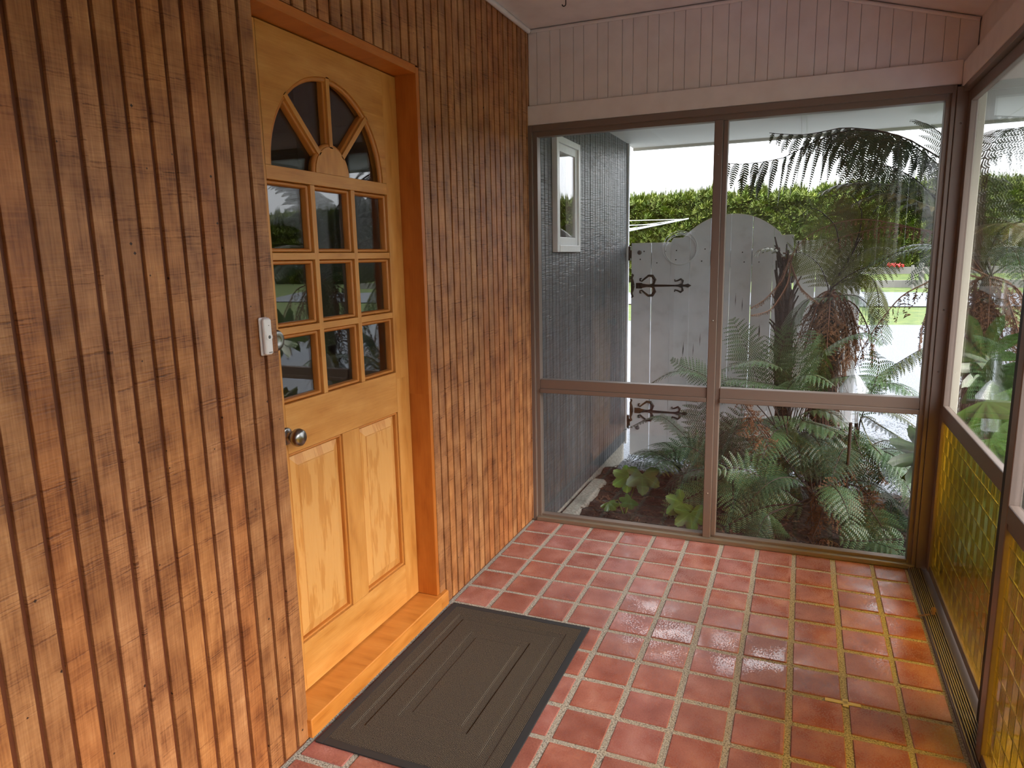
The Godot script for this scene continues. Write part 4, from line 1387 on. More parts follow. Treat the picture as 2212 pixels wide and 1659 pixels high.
# ------------------------------------------------------------------ ferns
const FRONDS := {
	"A": [
		["k", "u", 0.26, 0.75, [2.15, 1.73, -1.65, 2.03, 1.90, -1.66, 1.90, 2.02, -1.68, 1.75, 2.12, -1.69, 1.61, 2.16, -1.71, 1.48, 2.18, -1.72, 1.26, 2.16, -1.74, 1.04, 2.19, -1.75]],
		["k", "u", 0.36, 0.85, [2.16, 1.78, -1.60, 1.96, 1.98, -1.59, 1.76, 2.10, -1.59, 1.50, 2.14, -1.58, 1.32, 2.09, -1.57, 1.13, 2.00, -1.56, 0.94, 1.98, -1.56, 0.72, 2.00, -1.55]],
		["k", "u", 0.30, 0.70, [2.15, 1.57, -1.60, 2.01, 1.70, -1.57, 1.88, 1.83, -1.54, 1.73, 1.91, -1.51, 1.56, 1.97, -1.48, 1.46, 2.02, -1.45]],
		["o", "u", 0.34, 0.45, [2.17, 1.59, -1.65, 1.99, 1.74, -1.64, 1.81, 1.79, -1.63, 1.65, 1.82, -1.62, 1.50, 1.82, -1.61, 1.36, 1.78, -1.60]],
		["o", "u", 0.24, 0.60, [2.17, 1.46, -1.50, 2.02, 1.62, -1.48, 1.91, 1.68, -1.46, 1.77, 1.74, -1.44, 1.64, 1.73, -1.42, 1.54, 1.68, -1.40]],
		["k", "u", 0.26, 0.30, [2.18, 1.73, -1.70, 2.11, 1.93, -1.75, 2.06, 2.08, -1.80, 1.98, 2.17, -1.85, 1.90, 2.22, -1.90]],
		["b", "u", 0.07, 0.90, [2.12, 1.43, -1.55, 2.01, 1.50, -1.53, 1.78, 1.57, -1.51, 1.61, 1.60, -1.49, 1.43, 1.57, -1.46, 1.28, 1.48, -1.44, 1.20, 1.34, -1.42, 1.12, 1.13, -1.40]],
		["b", "u", 0.10, 0.95, [2.11, 1.46, -1.50, 1.97, 1.52, -1.50, 1.79, 1.55, -1.50, 1.64, 1.53, -1.50, 1.46, 1.48, -1.50, 1.36, 1.41, -1.50]],
		["b", "u", 0.16, 0.95, [2.09, 1.33, -1.35, 1.98, 1.23, -1.34, 1.84, 1.14, -1.33, 1.73, 0.98, -1.32, 1.65, 0.83, -1.31, 1.61, 0.71, -1.30]],
		["b", "u", 0.10, 0.90, [2.10, 1.27, -1.40, 2.02, 1.14, -1.37, 1.96, 0.98, -1.33, 1.95, 0.82, -1.30]],
		["k", "u", 0.30, 0.60, [2.27, 1.34, -1.70, 2.20, 1.69, -1.53, 2.20, 1.93, -1.35, 2.26, 2.02, -1.18, 2.34, 2.01, -1.00]],
		["k", "u", 0.30, 0.50, [2.29, 1.34, -1.70, 2.29, 1.62, -1.68, 2.34, 1.77, -1.65, 2.47, 1.82, -1.62, 2.64, 1.75, -1.60]],
		["o", "u", 0.30, 0.60, [2.30, 1.32, -1.60, 2.31, 1.50, -1.40, 2.37, 1.54, -1.20, 2.49, 1.44, -1.00]],
		["k", "u", 0.28, 0.70, [2.27, 1.34, -1.70, 2.28, 1.57, -1.83, 2.32, 1.72, -1.97, 2.38, 1.81, -2.10]],
		["b", "u", 0.18, 0.90, [2.31, 1.24, -1.60, 2.39, 1.13, -1.50, 2.45, 0.93, -1.40, 2.46, 0.67, -1.30]],
		["b", "u", 0.16, 0.90, [2.26, 1.24, -1.60, 2.25, 1.02, -1.53, 2.27, 0.81, -1.47, 2.30, 0.62, -1.40]],
		["b", "u", 0.14, 0.90, [2.29, 1.24, -1.50, 2.41, 1.19, -1.40, 2.49, 0.99, -1.30, 2.51, 0.75, -1.20]],
	],
	"B": [
		["y", "u", 0.10, 0.60, [1.17, 1.38, -1.80, 1.11, 1.43, -1.77, 1.04, 1.44, -1.73, 0.98, 1.39, -1.70]],
		["y", "u", 0.09, 0.40, [1.19, 1.38, -1.80, 1.26, 1.42, -1.85, 1.33, 1.41, -1.90]],
		["b", "u", 0.04, 0.90, [1.20, 1.38, -1.75, 1.17, 1.24, -1.63, 1.06, 1.10, -1.52, 0.99, 1.06, -1.40]],
		["b", "u", 0.03, 0.90, [1.21, 1.39, -1.75, 1.20, 1.21, -1.60, 1.10, 1.04, -1.45, 1.00, 1.02, -1.30]],
		["b", "u", 0.03, 0.90, [1.20, 1.36, -1.75, 1.28, 1.19, -1.53, 1.39, 1.10, -1.30]],
	],
	"C": [
		["y", "c", 0.17, 0.55, [1.47, 1.17, -1.65, 1.58, 1.27, -1.57, 1.70, 1.33, -1.50, 1.82, 1.40, -1.43, 1.89, 1.39, -1.35]],
		["y", "c", 0.24, 0.30, [1.47, 1.18, -1.70, 1.56, 1.34, -1.75, 1.64, 1.52, -1.80, 1.71, 1.67, -1.85, 1.80, 1.77, -1.90]],
		["y", "c", 0.20, 0.35, [1.45, 1.18, -1.70, 1.39, 1.32, -1.72, 1.29, 1.40, -1.73, 1.19, 1.41, -1.75]],
		["y", "u", 0.20, 0.50, [1.47, 1.18, -1.70, 1.56, 1.31, -1.73, 1.64, 1.40, -1.75, 1.74, 1.43, -1.77, 1.83, 1.35, -1.80]],
		["y", "u", 0.17, 0.70, [1.48, 1.18, -1.65, 1.61, 1.25, -1.59, 1.69, 1.24, -1.53, 1.73, 1.13, -1.46, 1.73, 1.00, -1.40]],
		["g", "u", 0.16, 0.60, [1.48, 1.12, -1.60, 1.61, 1.13, -1.53, 1.72, 1.02, -1.47, 1.77, 0.85, -1.40]],
		["g", "u", 0.16, 0.50, [1.45, 1.12, -1.60, 1.33, 1.10, -1.57, 1.25, 0.98, -1.53, 1.22, 0.83, -1.50]],
		["y", "c", 0.22, 0.35, [1.47, 1.19, -1.75, 1.51, 1.40, -1.80, 1.46, 1.60, -1.85, 1.34, 1.70, -1.90, 1.27, 1.67, -1.95]],
		["o", "c", 0.24, 0.40, [1.48, 1.19, -1.75, 1.61, 1.48, -1.79, 1.62, 1.68, -1.82, 1.55, 1.78, -1.86, 1.43, 1.77, -1.90]],
		["b", "u", 0.11, 0.90, [1.48, 1.13, -1.55, 1.58, 1.04, -1.53, 1.62, 0.90, -1.52, 1.63, 0.72, -1.50]],
		["b", "u", 0.11, 0.90, [1.48, 1.13, -1.55, 1.55, 0.98, -1.53, 1.58, 0.81, -1.52, 1.57, 0.60, -1.50]],
		["b", "u", 0.10, 0.90, [1.47, 1.12, -1.60, 1.42, 1.00, -1.60, 1.42, 0.82, -1.60]],
		["b", "u", 0.10, 0.90, [1.49, 1.13, -1.55, 1.61, 1.07, -1.52, 1.70, 0.90, -1.48, 1.72, 0.70, -1.45]],
	],
	"E": [
		["g", "c", 0.15, 0.25, [1.10, 0.55, -1.15, 1.04, 0.69, -1.15, 0.99, 0.83, -1.15, 0.94, 0.93, -1.15, 0.90, 1.01, -1.15]],
		["g", "c", 0.15, 0.25, [1.17, 0.54, -1.05, 1.17, 0.71, -1.03, 1.20, 0.86, -1.02, 1.23, 0.98, -1.00]],
		["g", "c", 0.17, 0.75, [1.39, 0.56, -1.00, 1.41, 0.74, -0.92, 1.41, 0.87, -0.85, 1.41, 0.93, -0.77, 1.40, 0.98, -0.70]],
		["g", "u", 0.14, 0.50, [1.29, 0.56, -1.00, 1.21, 0.73, -0.95, 1.08, 0.79, -0.90, 0.96, 0.77, -0.85, 0.88, 0.74, -0.80]],
		["g", "u", 0.16, 0.60, [1.29, 0.56, -1.00, 1.38, 0.79, -0.95, 1.52, 0.93, -0.90, 1.63, 0.97, -0.85, 1.70, 0.91, -0.80]],
		["g", "u", 0.15, 0.50, [1.30, 0.50, -1.00, 1.21, 0.62, -0.95, 1.09, 0.66, -0.90, 0.93, 0.68, -0.85, 0.84, 0.64, -0.80]],
		["g", "u", 0.16, 0.50, [1.34, 0.53, -1.00, 1.48, 0.69, -0.94, 1.62, 0.73, -0.87, 1.75, 0.71, -0.81, 1.83, 0.66, -0.75]],
		["g", "u", 0.15, 0.60, [1.22, 0.52, -0.90, 1.26, 0.67, -0.83, 1.36, 0.74, -0.77, 1.47, 0.70, -0.70]],
		["g", "u", 0.15, 0.50, [1.24, 0.54, -1.10, 1.28, 0.73, -1.17, 1.33, 0.83, -1.23, 1.36, 0.93, -1.30]],
		["d", "u", 0.14, 0.50, [1.24, 0.51, -0.95, 1.14, 0.58, -0.97, 0.98, 0.57, -0.98, 0.87, 0.50, -1.00]],
		["g", "u", 0.14, 0.30, [1.13, 0.53, -1.10, 0.97, 0.60, -1.06, 0.87, 0.60, -1.02, 0.70, 0.69, -0.98, 0.57, 0.69, -0.94, 0.45, 0.62, -0.90]],
		["g", "c", 0.10, 0.20, [1.00, 0.55, -1.10, 0.86, 0.60, -1.10, 0.69, 0.68, -1.10, 0.60, 0.71, -1.10, 0.54, 0.75, -1.10]],
	],
	"G": [
		["d", "c", 0.18, 0.12, [0.88, -0.02, -1.05, 0.84, 0.15, -1.02, 0.79, 0.32, -1.00, 0.74, 0.46, -0.98, 0.71, 0.56, -0.95]],
		["d", "c", 0.13, 0.20, [0.91, 0.09, -0.80, 0.80, 0.22, -0.78, 0.69, 0.27, -0.77, 0.58, 0.21, -0.75]],
		["g", "c", 0.12, 0.20, [0.96, 0.17, -0.65, 0.85, 0.07, -0.64, 0.74, 0.00, -0.63, 0.65, -0.05, -0.61, 0.59, -0.11, -0.60]],
		["d", "u", 0.12, 0.40, [0.87, -0.00, -1.20, 0.67, 0.15, -1.27, 0.44, 0.31, -1.35, 0.26, 0.23, -1.43, 0.13, 0.15, -1.50]],
		["d", "u", 0.11, 0.40, [0.86, -0.03, -1.30, 0.69, 0.04, -1.37, 0.49, 0.04, -1.45, 0.28, -0.04, -1.53, 0.17, -0.12, -1.60]],
		["d", "c", 0.16, 0.20, [0.90, 0.06, -0.90, 0.94, 0.24, -0.90, 0.97, 0.39, -0.90, 0.99, 0.50, -0.90]],
		["d", "c", 0.13, 0.30, [0.93, 0.12, -0.80, 0.99, 0.08, -0.77, 1.05, 0.01, -0.73, 1.06, -0.06, -0.70]],
	],
	"H": [
		["g", "c", 0.15, 0.30, [1.36, 0.01, -0.75, 1.26, 0.08, -0.70, 1.17, 0.14, -0.65, 1.08, 0.20, -0.60, 0.99, 0.23, -0.55, 0.91, 0.22, -0.50]],
		["g", "c", 0.17, 0.35, [1.26, 0.47, -0.80, 1.25, 0.41, -0.78, 1.29, 0.32, -0.75, 1.32, 0.23, -0.73, 1.35, 0.15, -0.70]],
		["g", "c", 0.14, 0.30, [1.36, 0.02, -0.65, 1.25, 0.02, -0.63, 1.14, -0.01, -0.61, 1.06, -0.06, -0.59, 0.98, -0.11, -0.57, 0.90, -0.16, -0.55]],
		["g", "u", 0.15, 0.50, [1.32, 0.47, -0.90, 1.34, 0.46, -0.83, 1.44, 0.45, -0.77, 1.52, 0.43, -0.70]],
		["g", "c", 0.13, 0.40, [1.50, 0.40, -0.90, 1.54, 0.36, -0.85, 1.50, 0.26, -0.80, 1.47, 0.16, -0.75]],
		["g", "c", 0.13, 0.50, [1.59, 0.42, -0.85, 1.61, 0.38, -0.80, 1.65, 0.28, -0.75, 1.69, 0.18, -0.70]],
		["d", "c", 0.14, 0.40, [1.64, 0.30, -0.80, 1.60, 0.30, -0.78, 1.51, 0.30, -0.75, 1.42, 0.25, -0.73, 1.35, 0.18, -0.70]],
		["g", "c", 0.12, 0.40, [1.65, 0.11, -0.60, 1.59, 0.12, -0.55, 1.52, 0.11, -0.50, 1.45, 0.09, -0.45]],
		["g", "c", 0.12, 0.40, [1.53, 0.07, -0.60, 1.59, 0.04, -0.55, 1.61, -0.02, -0.50, 1.63, -0.08, -0.45]],
		["g", "c", 0.12, 0.40, [1.65, 0.10, -0.55, 1.69, 0.07, -0.50, 1.73, 0.02, -0.45, 1.75, -0.02, -0.40]],
		["g", "c", 0.13, 0.40, [1.84, -0.05, -0.50, 1.77, -0.05, -0.47, 1.70, -0.06, -0.45, 1.63, -0.06, -0.42, 1.54, -0.06, -0.40]],
		["g", "u", 0.13, 0.40, [1.66, -0.06, -0.50, 1.71, -0.07, -0.45, 1.78, -0.07, -0.40, 1.82, -0.08, -0.35]],
		["g", "c", 0.12, 0.50, [1.19, -0.01, -0.55, 1.19, -0.04, -0.50, 1.21, -0.08, -0.45, 1.26, -0.11, -0.40]],
		["d", "c", 0.12, 0.50, [1.19, 0.00, -0.50, 1.16, -0.03, -0.47, 1.14, -0.08, -0.43, 1.12, -0.12, -0.40]],
		["d", "c", 0.13, 0.50, [1.78, 0.09, -0.70, 1.79, 0.05, -0.67, 1.80, -0.01, -0.63, 1.84, -0.05, -0.60]],
		["d", "u", 0.15, 0.40, [1.35, 0.36, -0.90, 1.28, 0.38, -0.90, 1.20, 0.35, -0.90, 1.15, 0.29, -0.90]],
		["g", "u", 0.15, 0.40, [1.32, 0.47, -0.90, 1.39, 0.52, -0.87, 1.49, 0.51, -0.83, 1.61, 0.43, -0.80]],
		["b", "c", 0.11, 0.40, [1.00, 0.58, -0.75, 1.03, 0.53, -0.73, 1.10, 0.44, -0.70, 1.15, 0.36, -0.67, 1.18, 0.29, -0.65]],
		["b", "c", 0.10, 0.40, [1.07, 0.50, -0.75, 1.04, 0.44, -0.70, 1.01, 0.39, -0.65]],
		["b", "c", 0.07, 0.40, [1.08, 0.45, -0.72, 1.08, 0.36, -0.70, 1.10, 0.28, -0.67, 1.12, 0.23, -0.65]],
		["b", "c", 0.07, 0.20, [1.60, 0.24, -0.60, 1.54, 0.22, -0.57, 1.48, 0.19, -0.53, 1.43, 0.17, -0.50]],
		["b", "c", 0.07, 0.20, [1.59, 0.18, -0.60, 1.65, 0.16, -0.57, 1.69, 0.13, -0.53, 1.73, 0.10, -0.50]],
		["b", "c", 0.07, 0.30, [1.69, 0.08, -0.60, 1.64, 0.08, -0.55, 1.58, 0.09, -0.50]],
		["b", "u", 0.10, 0.70, [1.41, 0.09, -0.65, 1.45, 0.04, -0.60, 1.44, -0.03, -0.55, 1.41, -0.11, -0.50]],
		["b", "u", 0.10, 0.70, [1.46, 0.09, -0.60, 1.49, 0.03, -0.57, 1.53, -0.02, -0.53, 1.61, -0.08, -0.50]],
		["b", "u", 0.10, 0.70, [1.41, 0.09, -0.65, 1.42, 0.02, -0.63, 1.39, -0.05, -0.60]],
		["b", "u", 0.10, 0.70, [1.66, 0.31, -0.90, 1.71, 0.25, -0.87, 1.75, 0.18, -0.83, 1.78, 0.15, -0.80]],
		["b", "u", 0.10, 0.70, [1.45, 0.40, -0.90, 1.50, 0.33, -0.85, 1.60, 0.27, -0.80]],
		["b", "u", 0.12, 0.70, [1.42, -0.14, -0.50, 1.46, -0.08, -0.45, 1.53, -0.08, -0.40]],
	],
	"R": [
		["y", "u", 0.13, 0.70, [1.61, 0.60, -0.90, 1.70, 0.73, -0.87, 1.79, 0.81, -0.85, 1.89, 0.89, -0.83, 1.96, 0.94, -0.80]],
		["g", "u", 0.14, 0.60, [1.63, 0.60, -0.90, 1.71, 0.69, -0.83, 1.81, 0.70, -0.77, 1.89, 0.63, -0.70]],
		["y", "u", 0.15, 0.50, [1.63, 0.57, -0.90, 1.73, 0.54, -0.93, 1.84, 0.49, -0.97, 1.94, 0.41, -1.00]],
		["y", "u", 0.15, 0.50, [1.64, 0.49, -0.90, 1.74, 0.43, -0.97, 1.87, 0.34, -1.03, 1.95, 0.22, -1.10]],
		["o", "u", 0.14, 0.50, [1.64, 0.52, -1.00, 1.77, 0.49, -1.07, 1.89, 0.51, -1.13, 1.99, 0.49, -1.20]],
		["g", "u", 0.14, 0.50, [1.63, 0.51, -0.80, 1.66, 0.62, -0.77, 1.69, 0.81, -0.73, 1.66, 0.89, -0.70]],
		["y", "u", 0.14, 0.60, [1.61, 0.54, -0.90, 1.66, 0.41, -0.90, 1.74, 0.28, -0.90, 1.86, 0.19, -0.90]],
		["g", "u", 0.13, 0.60, [1.68, 0.36, -0.80, 1.77, 0.28, -0.73, 1.86, 0.18, -0.67, 1.89, 0.08, -0.60]],
	],
}
# crown of each plant, label
const PLANTS := {
	"A": [2.32, 1.22, -1.6, "tall tree fern whose fronds arch under the eaves", "tree_fern"],
	"B": [1.18, 1.38, -1.8, "tree fern with a black stubbly trunk before the arched gate", "tree_fern"],
	"C": [1.47, 1.14, -1.66, "tree fern with a shaggy brown trunk and yellow-green fronds", "tree_fern"],
	"E": [1.26, 0.25, -1.05, "broad green fern spreading behind the transom bar", "ground_fern"],
	"R": [1.62, 0.2, -0.95, "light green fern behind the plastic bag", "ground_fern"],
	"G": [0.95, 0.0, -0.9, "dark fern reaching left across the lower left pane", "ground_fern"],
	"H": [1.42, 0.05, -0.72, "drooping fern with dead brown fronds in the lower right pane", "ground_fern"],
}


func leaf_colour(kind: String, r: RandomNumberGenerator) -> Color:
	var j := r.randf_range(0.75, 1.2)
	match kind:
		"g": return Color(0.07 * j, 0.13 * j, 0.055 * j)
		"d": return Color(0.045 * j, 0.085 * j, 0.045 * j)
		"y": return Color(0.135 * j, 0.15 * j, 0.034 * j)
		"o": return Color(0.10 * j, 0.10 * j, 0.028 * j).lerp(Color(0.3, 0.16, 0.05), r.randf() * 0.35)
		"k": return Color(0.05 * j, 0.065 * j, 0.03 * j)
	return Color(0.17 * j, 0.085 * j, 0.045 * j).lerp(Color(0.12, 0.06, 0.035), r.randf() * 0.5)


func curve_points(raw: Array, start: Vector3, n: int) -> Array:
	var cv := Curve3D.new()
	var ps := [start]
	for i in range(0, raw.size(), 3):
		ps.append(Vector3(raw[i], raw[i + 1], raw[i + 2]))
	for i in ps.size():
		var tg: Vector3 = (ps[mini(i + 1, ps.size() - 1)] - ps[maxi(i - 1, 0)]) / 6.0
		cv.add_point(ps[i], -tg, tg)
	var out := []
	var ln := cv.get_baked_length()
	for i in n + 1:
		out.append(cv.sample_baked(ln * i / n, true))
	return out


func frond_mesh(spine: Array, first: float, plen: float, droop: float, hint: String, kind: String, dens: float, r: RandomNumberGenerator) -> ArrayMesh:
	# a twice-feathered blade: pairs of pinnae, each a comb of pinnules
	var m := Mesher.new()
	var total := 0.0
	for i in spine.size() - 1:
		total += spine[i].distance_to(spine[i + 1])
	var dead := kind == "b"
	var blade := total * (1.0 - first)
	var count := int(clampf(blade / clampf(plen * dens, 0.019, 0.056), 8, 46))
	# the blade's own midrib, from which the pinnae spring
	m.colour = Color(0.03, 0.02, 0.014) if not dead else Color(0.14, 0.08, 0.05)
	var rib: Array = []
	for q in spine.size():
		if q >= int(first * (spine.size() - 1)):
			rib.append(spine[q])
	if rib.size() > 1:
		m.tube(rib, [0.002, 0.0012], 4, false)
	var flat := Vector3.UP if hint == "u" else Vector3(-0.25, 0.35, 1).normalized()
	for k in count:
		var s := (k + 0.5) / count
		var f := (first + (1.0 - first) * s) * (spine.size() - 1)
		var i := mini(int(f), spine.size() - 2)
		var base: Vector3 = spine[i].lerp(spine[i + 1], f - i)
		var tg: Vector3 = (spine[i + 1] - spine[i]).normalized()
		var side := tg.cross(flat)
		if side.length() < 0.2:
			side = tg.cross(Vector3(0.3, 0.2, 1))
		side = side.normalized()
		var up := side.cross(tg).normalized()
		for sg in [-1.0, 1.0]:
			var ln := plen * pow(sin(PI * (0.14 + 0.82 * s)), 0.75 if droop < 0.7 else 0.45) * r.randf_range(0.86, 1.08)
			if droop > 0.7 and not dead and sg > 0.0:
				ln *= 0.8
			if s > 0.9:
				ln *= 0.75
			if dead:
				ln *= r.randf_range(0.5, 1.0)
			var d: Vector3 = (side * sg * 0.86 + tg * 0.48 + up * (0.12 if hint == "u" else 0.05)).normalized()
			if droop > 0.65:
				d = d.lerp(Vector3.DOWN + d * 0.2, minf(0.92, (droop - 0.55) * r.randf_range(2.0, 3.0))).normalized()
			m.colour = leaf_colour(kind, r)
			var steps := int(clampf(ln / (0.014 if kind == "k" else 0.0105), 6, 26))
			var step := ln / steps
			var p := base
			var width := clampf(ln * (0.2 if dens > 0.2 else 0.13), 0.010, 0.05)
			for q in steps:
				var t := float(q) / steps
				var nd := (d + Vector3.DOWN * droop * 1.5 / steps).normalized()
				if dead:
					nd = (nd + Vector3(r.randf() - 0.5, r.randf() - 0.5, r.randf() - 0.5) * 0.35).normalized()
				var p2 := p + nd * step
				var across := nd.cross(up)
				if across.length() < 0.2:
					across = nd.cross(side)
				across = across.normalized()
				var nn := across.cross(nd).normalized()
				if nn.y < 0:
					nn = -nn
				# midrib
				var hw := 0.0011 * (1.0 - t) + 0.0004
				var b := m.vert(p - across * hw, nn)
				m.vert(p + across * hw, nn)
				m.vert(p2, nn)
				m.tri(b, b + 1, b + 2)
				var pl := width * (1.0 - pow(t, 2.2)) * (0.75 + 0.25 * minf(1.0, t * 6.0)) * r.randf_range(0.88, 1.1)
				var half := step * (0.56 if kind == "k" else 0.5)
				for s2 in [-1.0, 1.0]:
					var pd: Vector3 = (across * s2 * 0.92 + nd * 0.42 - nn * 0.12).normalized()
					if dead:
						pd = (pd + Vector3(r.randf() - 0.5, r.randf() - 0.5, r.randf() - 0.5) * 1.1).normalized()
						pl = width * r.randf_range(0.35, 0.9)
					var tip := p + pd * pl + nd * step * 0.3
					var n2: Vector3 = (nn + across * s2 * 0.25).normalized()
					var far := p + pd * pl * 0.74
					var c0 := m.vert(p - nd * half * 0.55, n2)
					m.vert(p + nd * half * 0.7, n2)
					m.vert(far + nd * half * 0.7, n2)
					m.vert(tip, n2)
					m.vert(far - nd * half * 0.45, n2)
					m.tri(c0, c0 + 1, c0 + 2)
					m.tri(c0, c0 + 2, c0 + 4)
					m.tri(c0 + 4, c0 + 2, c0 + 3)
				p = p2
				d = nd
	return m.mesh()


func add_frond(parent: Node3D, spec: Array, crown: Vector3, r: RandomNumberGenerator, dens := 0.3) -> void:
	var kind: String = spec[0]
	var raw: Array = spec[4]
	var start := crown + Vector3(r.randf_range(-0.03, 0.03), r.randf_range(-0.04, 0.03), r.randf_range(-0.03, 0.03))
	var n := 26
	var pts := curve_points(raw, start, n)
	var total := 0.0
	var bare := start.distance_to(Vector3(raw[0], raw[1], raw[2]))
	for i in n:
		total += pts[i].distance_to(pts[i + 1])
	var first := clampf(bare / total, 0.02, 0.7)
	var f := put("frond", frond_mesh(pts, first, spec[2], spec[3], spec[1], kind, dens, r), M.dead if kind == "b" else M.fern, parent)
	var rad := []
	for i in n + 1:
		rad.append(lerpf(0.0065, 0.0016, float(i) / n) * (1.15 if spec[2] > 0.2 else 0.95 if kind == "b" else 0.65))
	var st := Mesher.new()
	st.tube(pts, rad, 6)
	put("stalk", st.mesh(), M.stalk_dead if kind == "b" and crown.y > 0.5 else M.stalk, f)
	if kind == "b":
		f.set_meta("label", "dead brown frond")


func build_ferns() -> void:
	var r := RandomNumberGenerator.new()
	r.seed = 21
	for id in PLANTS:
		var q: Array = PLANTS[id]
		var crown := Vector3(q[0], q[1], q[2])
		var t := thing(q[4])
		tag(t, q[3], "fern")
		for spec in FRONDS[id]:
			add_frond(t, spec, crown, r, 0.16 if id in ["E", "R", "C"] else 0.22 if id in ["H", "G"] else 0.3)
		# filling fronds between the ones that show clearly
		var fill: int = {"A": 16, "C": 8, "E": 14, "R": 8, "G": 5, "H": 6}.get(id, 0)
		for k in fill:
			var a := TAU * k / fill + r.randf() * 0.4
			var ln := r.randf_range(0.45, 0.6) if id != "A" else r.randf_range(0.6, 0.9)
			var dead: bool = id == "A" and k % 2 == 0 or id == "C"
			var raw := []
			for j in range(1, 6):
				var u := j / 5.0
				var lift := (1.0 * u - 1.0 * u * u) if not dead else (0.25 * u - 1.0 * u * u)
				var p := crown + Vector3(cos(a) * ln * u * (0.85 if not dead else 0.4), ln * lift, sin(a) * ln * u * (0.8 if not dead else 0.4))
				p.z = minf(p.z, -0.12)
				p.x = maxf(p.x, 0.15)
				p.y = maxf(p.y, -0.12)
				if p.z > -0.15 and p.x > 1.8:
					p.x = maxf(p.x, 2.0)
				raw.append_array([p.x, p.y, p.z])
			add_frond(t, ["b" if dead else ["d", "g", "d"][k % 3], "u", 0.15, 0.5, raw], crown, r, 0.17)
		if q[4] == "tree_fern":
			trunk(t, id, crown, r)
	# more ferns to the right of the porch, seen in the reflections and at the edges
	var spots := [[2.4, 0.0, -0.75, 0.6], [2.36, 0.0, 0.1, 0.7], [1.12, -0.08, -1.45, 0.5], [1.72, -0.08, -1.3, 0.55], [1.4, -0.1, -1.5, 0.45], [0.62, -0.08, -1.25, 0.42]]
	var names := ["green fern outside the corner post by the sliding doors", "green fern outside the far half of the fixed amber panel", "dark fern at the foot of the stubbly trunk", "dark fern on the right behind the garden light stake", "dark fern at the foot of the shaggy trunk", "small dark fern on the soil before the gate"]
	for i in spots.size():
		var s: Array = spots[i]
		var crown := Vector3(s[0], s[1], s[2])
		var t := thing("ground_fern")
		tag(t, names[i], "fern")
		for k in 16:
			var a := TAU * k / 16 + r.randf() * 0.3
			var ln: float = s[3] * r.randf_range(0.8, 1.15)
			var raw := []
			for j in range(1, 6):
				var u := j / 5.0
				var p := crown + Vector3(cos(a) * ln * u * 0.9, ln * (1.25 * u - 0.95 * u * u), sin(a) * ln * u * 0.9)
				p.x = clampf(p.x, 1.99 if s[0] > 2.0 else 0.1, 3.2)
				raw.append_array([p.x, p.y, p.z])
			add_frond(t, [("d" if i in [2, 3, 4] else "g") if k % 4 else "d" if i in [2, 3, 4] else "y", "u", 0.15, 0.45, raw], crown, r, 0.18)


func trunk(t: Node3D, id: String, crown: Vector3, r: RandomNumberGenerator) -> void:
	var foot := Vector3(crown.x + (0.03 if id == "B" else -0.02), -0.28, crown.z + 0.02)
	var rad := 0.055 if id == "B" else 0.075
	var m := Mesher.new()
	var pts := []
	var rr := []
	for i in 15:
		var f := i / 14.0
		pts.append(foot.lerp(crown, f) + Vector3(0.012 * sin(f * 5.0), 0, 0.01 * cos(f * 4.0)))
		rr.append(rad * (1.0 + 0.1 * sin(i * 2.3) + 0.15 * (1.0 - f)) * (1.0 - 0.75 * smoothstep(0.85, 1.0, f)))
	m.tube(pts, rr, 14)
	put("trunk", m.mesh(), M.trunk, t)
	# old stalk stubs up the trunk, or shaggy fibres hanging down it
	var s := Mesher.new()
	var n := 110 if id == "B" else 320
	for k in n:
		var f := r.randf_range(0.45, 1.0) if id == "B" else 0.96 - 0.6 * pow(r.randf(), 1.3)
		var a := r.randf() * TAU
		var o := Vector3(cos(a), 0, sin(a))
		var p := foot.lerp(crown, f) + o * rad * 0.85
		if id == "B":
			var ln := r.randf_range(0.07, 0.16)
			s.tube([p, p + o * 0.012 + Vector3.UP * ln * 0.5, p + o * r.randf_range(0.015, 0.06) + Vector3.UP * ln], [0.009, 0.0075, 0.005], 6)
		else:
			var ln := r.randf_range(0.06, 0.34)
			var w := Vector3(r.randf() - 0.5, 0, r.randf() - 0.5) * 0.16
			s.tube([p, p + o * r.randf_range(0.0, 0.06) + Vector3.UP * r.randf_range(-0.03, 0.05), p + o * r.randf_range(0.03, 0.09) + w + Vector3.DOWN * ln], [0.004, 0.003, 0.0012], 5)
	put("old_stalks" if id == "B" else "shaggy_fibre", s.mesh(), M.stalk if id == "B" else M.hair, t).set_meta("kind", "stuff")


